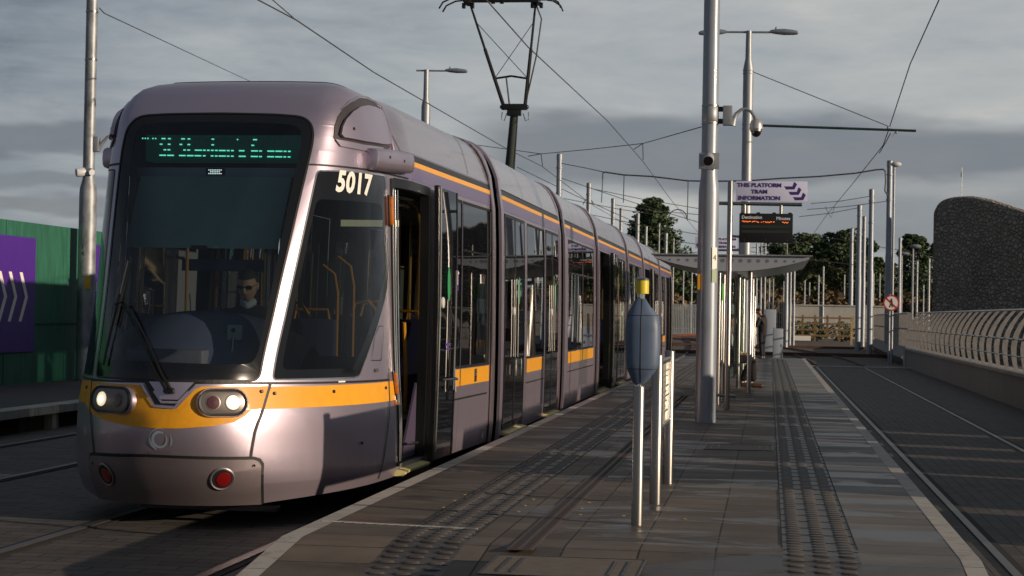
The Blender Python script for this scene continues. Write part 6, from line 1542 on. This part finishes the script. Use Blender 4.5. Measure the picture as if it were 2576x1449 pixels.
def sitter():
    f=Fig('person in black trousers and brown shoes seated in the shelter behind the posts, facing right',(-.78,34.2,.3),R(-90),1.0); tr=mat('black_trousers',(.008,.008,.010),.9); sh=mat('white_shirt',(.45,.45,.46),.8); cardi=mat('dark_cardigan',(.03,.03,.045),.9)
    f.chain('body',[[(0,0,.50,.12),(0,-.03,.72,.12),(0,0,.92,.13),(0,.03,1.06,.052),(0,.05,1.12,.05)],[(0,0,.50,.12),(.10,.10,.52,.08),(.11,.47,.53,.058),(.11,.50,.10,.042)],[(0,0,.50,.12),(-.10,.10,.52,.08),(-.11,.45,.53,.058),(-.11,.30,.12,.042)],
      [(0,0,.92,.13),(.17,.02,.98,.06),(.22,.06,.72,.045),(.12,.30,.62,.033)],[(0,0,.92,.13),(-.17,.02,.98,.06),(-.22,.06,.72,.045),(-.12,.30,.62,.033)]],SKIN)
    f.chain('shirt',[[(0,0,.56,.145),(0,-.03,.72,.14),(0,0,.93,.15),(0,.03,1.04,.075)]],sh)
    f.chain('cardigan',[[(0,-.03,.70,.15),(0,-.02,.93,.155),(0,-.01,1.02,.10)],[(0,-.02,.93,.155),(.18,.01,.97,.075),(.235,.06,.72,.058),(.14,.26,.63,.045)],[(0,-.02,.93,.155),(-.18,.01,.97,.075),(-.235,.06,.72,.058),(-.14,.26,.63,.045)]],cardi)
    f.chain('trousers',[[(0,0,.52,.14),(.11,.12,.52,.10),(.12,.48,.53,.078),(.11,.50,.10,.076)],[(0,0,.52,.14),(-.11,.12,.52,.10),(-.12,.46,.53,.078),(-.11,.30,.10,.076)]],tr)
    for s,y in ((1,.50),(-1,.30)): f.chain('shoe',[[(s*.11,y-.04,.045,.042),(s*.11,y+.08,.045,.044),(s*.115,y+.19,.035,.036)]],mat('tan_shoe',(.07,.03,.018),.5))
    f.head(0,.09,1.23,pitch=.25); f.hand((.12,.29,.63),(-.1,1,-.05),1); f.hand((-.12,.29,.63),(.1,1,-.05),-1)
sitter()
def driver():
    b=loc2w(.08,1.78,.42); f=Fig('tram driver in a dark jacket and sunglasses sitting behind the windscreen',tuple(b),R(180)+.02,1.08); jk=mat('driver_jacket',(.012,.013,.022),.8); sh=mat('pale_blue_shirt',(.32,.36,.44),.7)
    f.chain('body',[[(0,0,.42,.13),(0,0,.70,.13),(0,.02,.98,.13),(0,.03,1.10,.055),(0,.05,1.17,.052)],[(0,0,.42,.13),(.1,.35,.45,.07),(.1,.45,.10,.05)],[(0,0,.42,.13),(-.1,.35,.45,.07),(-.1,.45,.10,.05)],
      [(0,.02,.98,.13),(.19,.02,1.0,.065),(.26,.12,.78,.05),(.16,.36,.74,.035)],[(0,.02,.98,.13),(-.19,.02,1.0,.065),(-.26,.12,.78,.05),(-.16,.36,.74,.035)]],SKIN)
    f.chain('jacket',[[(0,0,.45,.17),(0,0,.72,.17),(0,.0,.96,.18),(0,.01,1.06,.15),(0,.02,1.13,.085)],[(0,.0,.96,.17),(.20,.02,1.02,.10),(.27,.11,.78,.075),(.17,.33,.74,.05)],[(0,.0,.96,.17),(-.20,.02,1.02,.10),(-.27,.11,.78,.075),(-.17,.33,.74,.05)]],jk)
    f.chain('shirt_collar',[[(-.05,.05,1.16,.032),(0,.12,1.10,.036),(.05,.05,1.16,.032)]],sh)
    f.chain('trousers',[[(0,0,.44,.15),(.11,.30,.45,.09),(.1,.45,.12,.07)],[(0,0,.44,.15),(-.11,.30,.45,.09),(-.1,.45,.12,.07)]],mat('dark_jeans',(.014,.015,.022),.9))
    f.head(.0,.09,1.26,pitch=.3,glasses=True); f.hand((.16,.35,.74),(-.1,1,0),1); f.hand((-.16,.35,.74),(.1,1,0),-1)
driver()
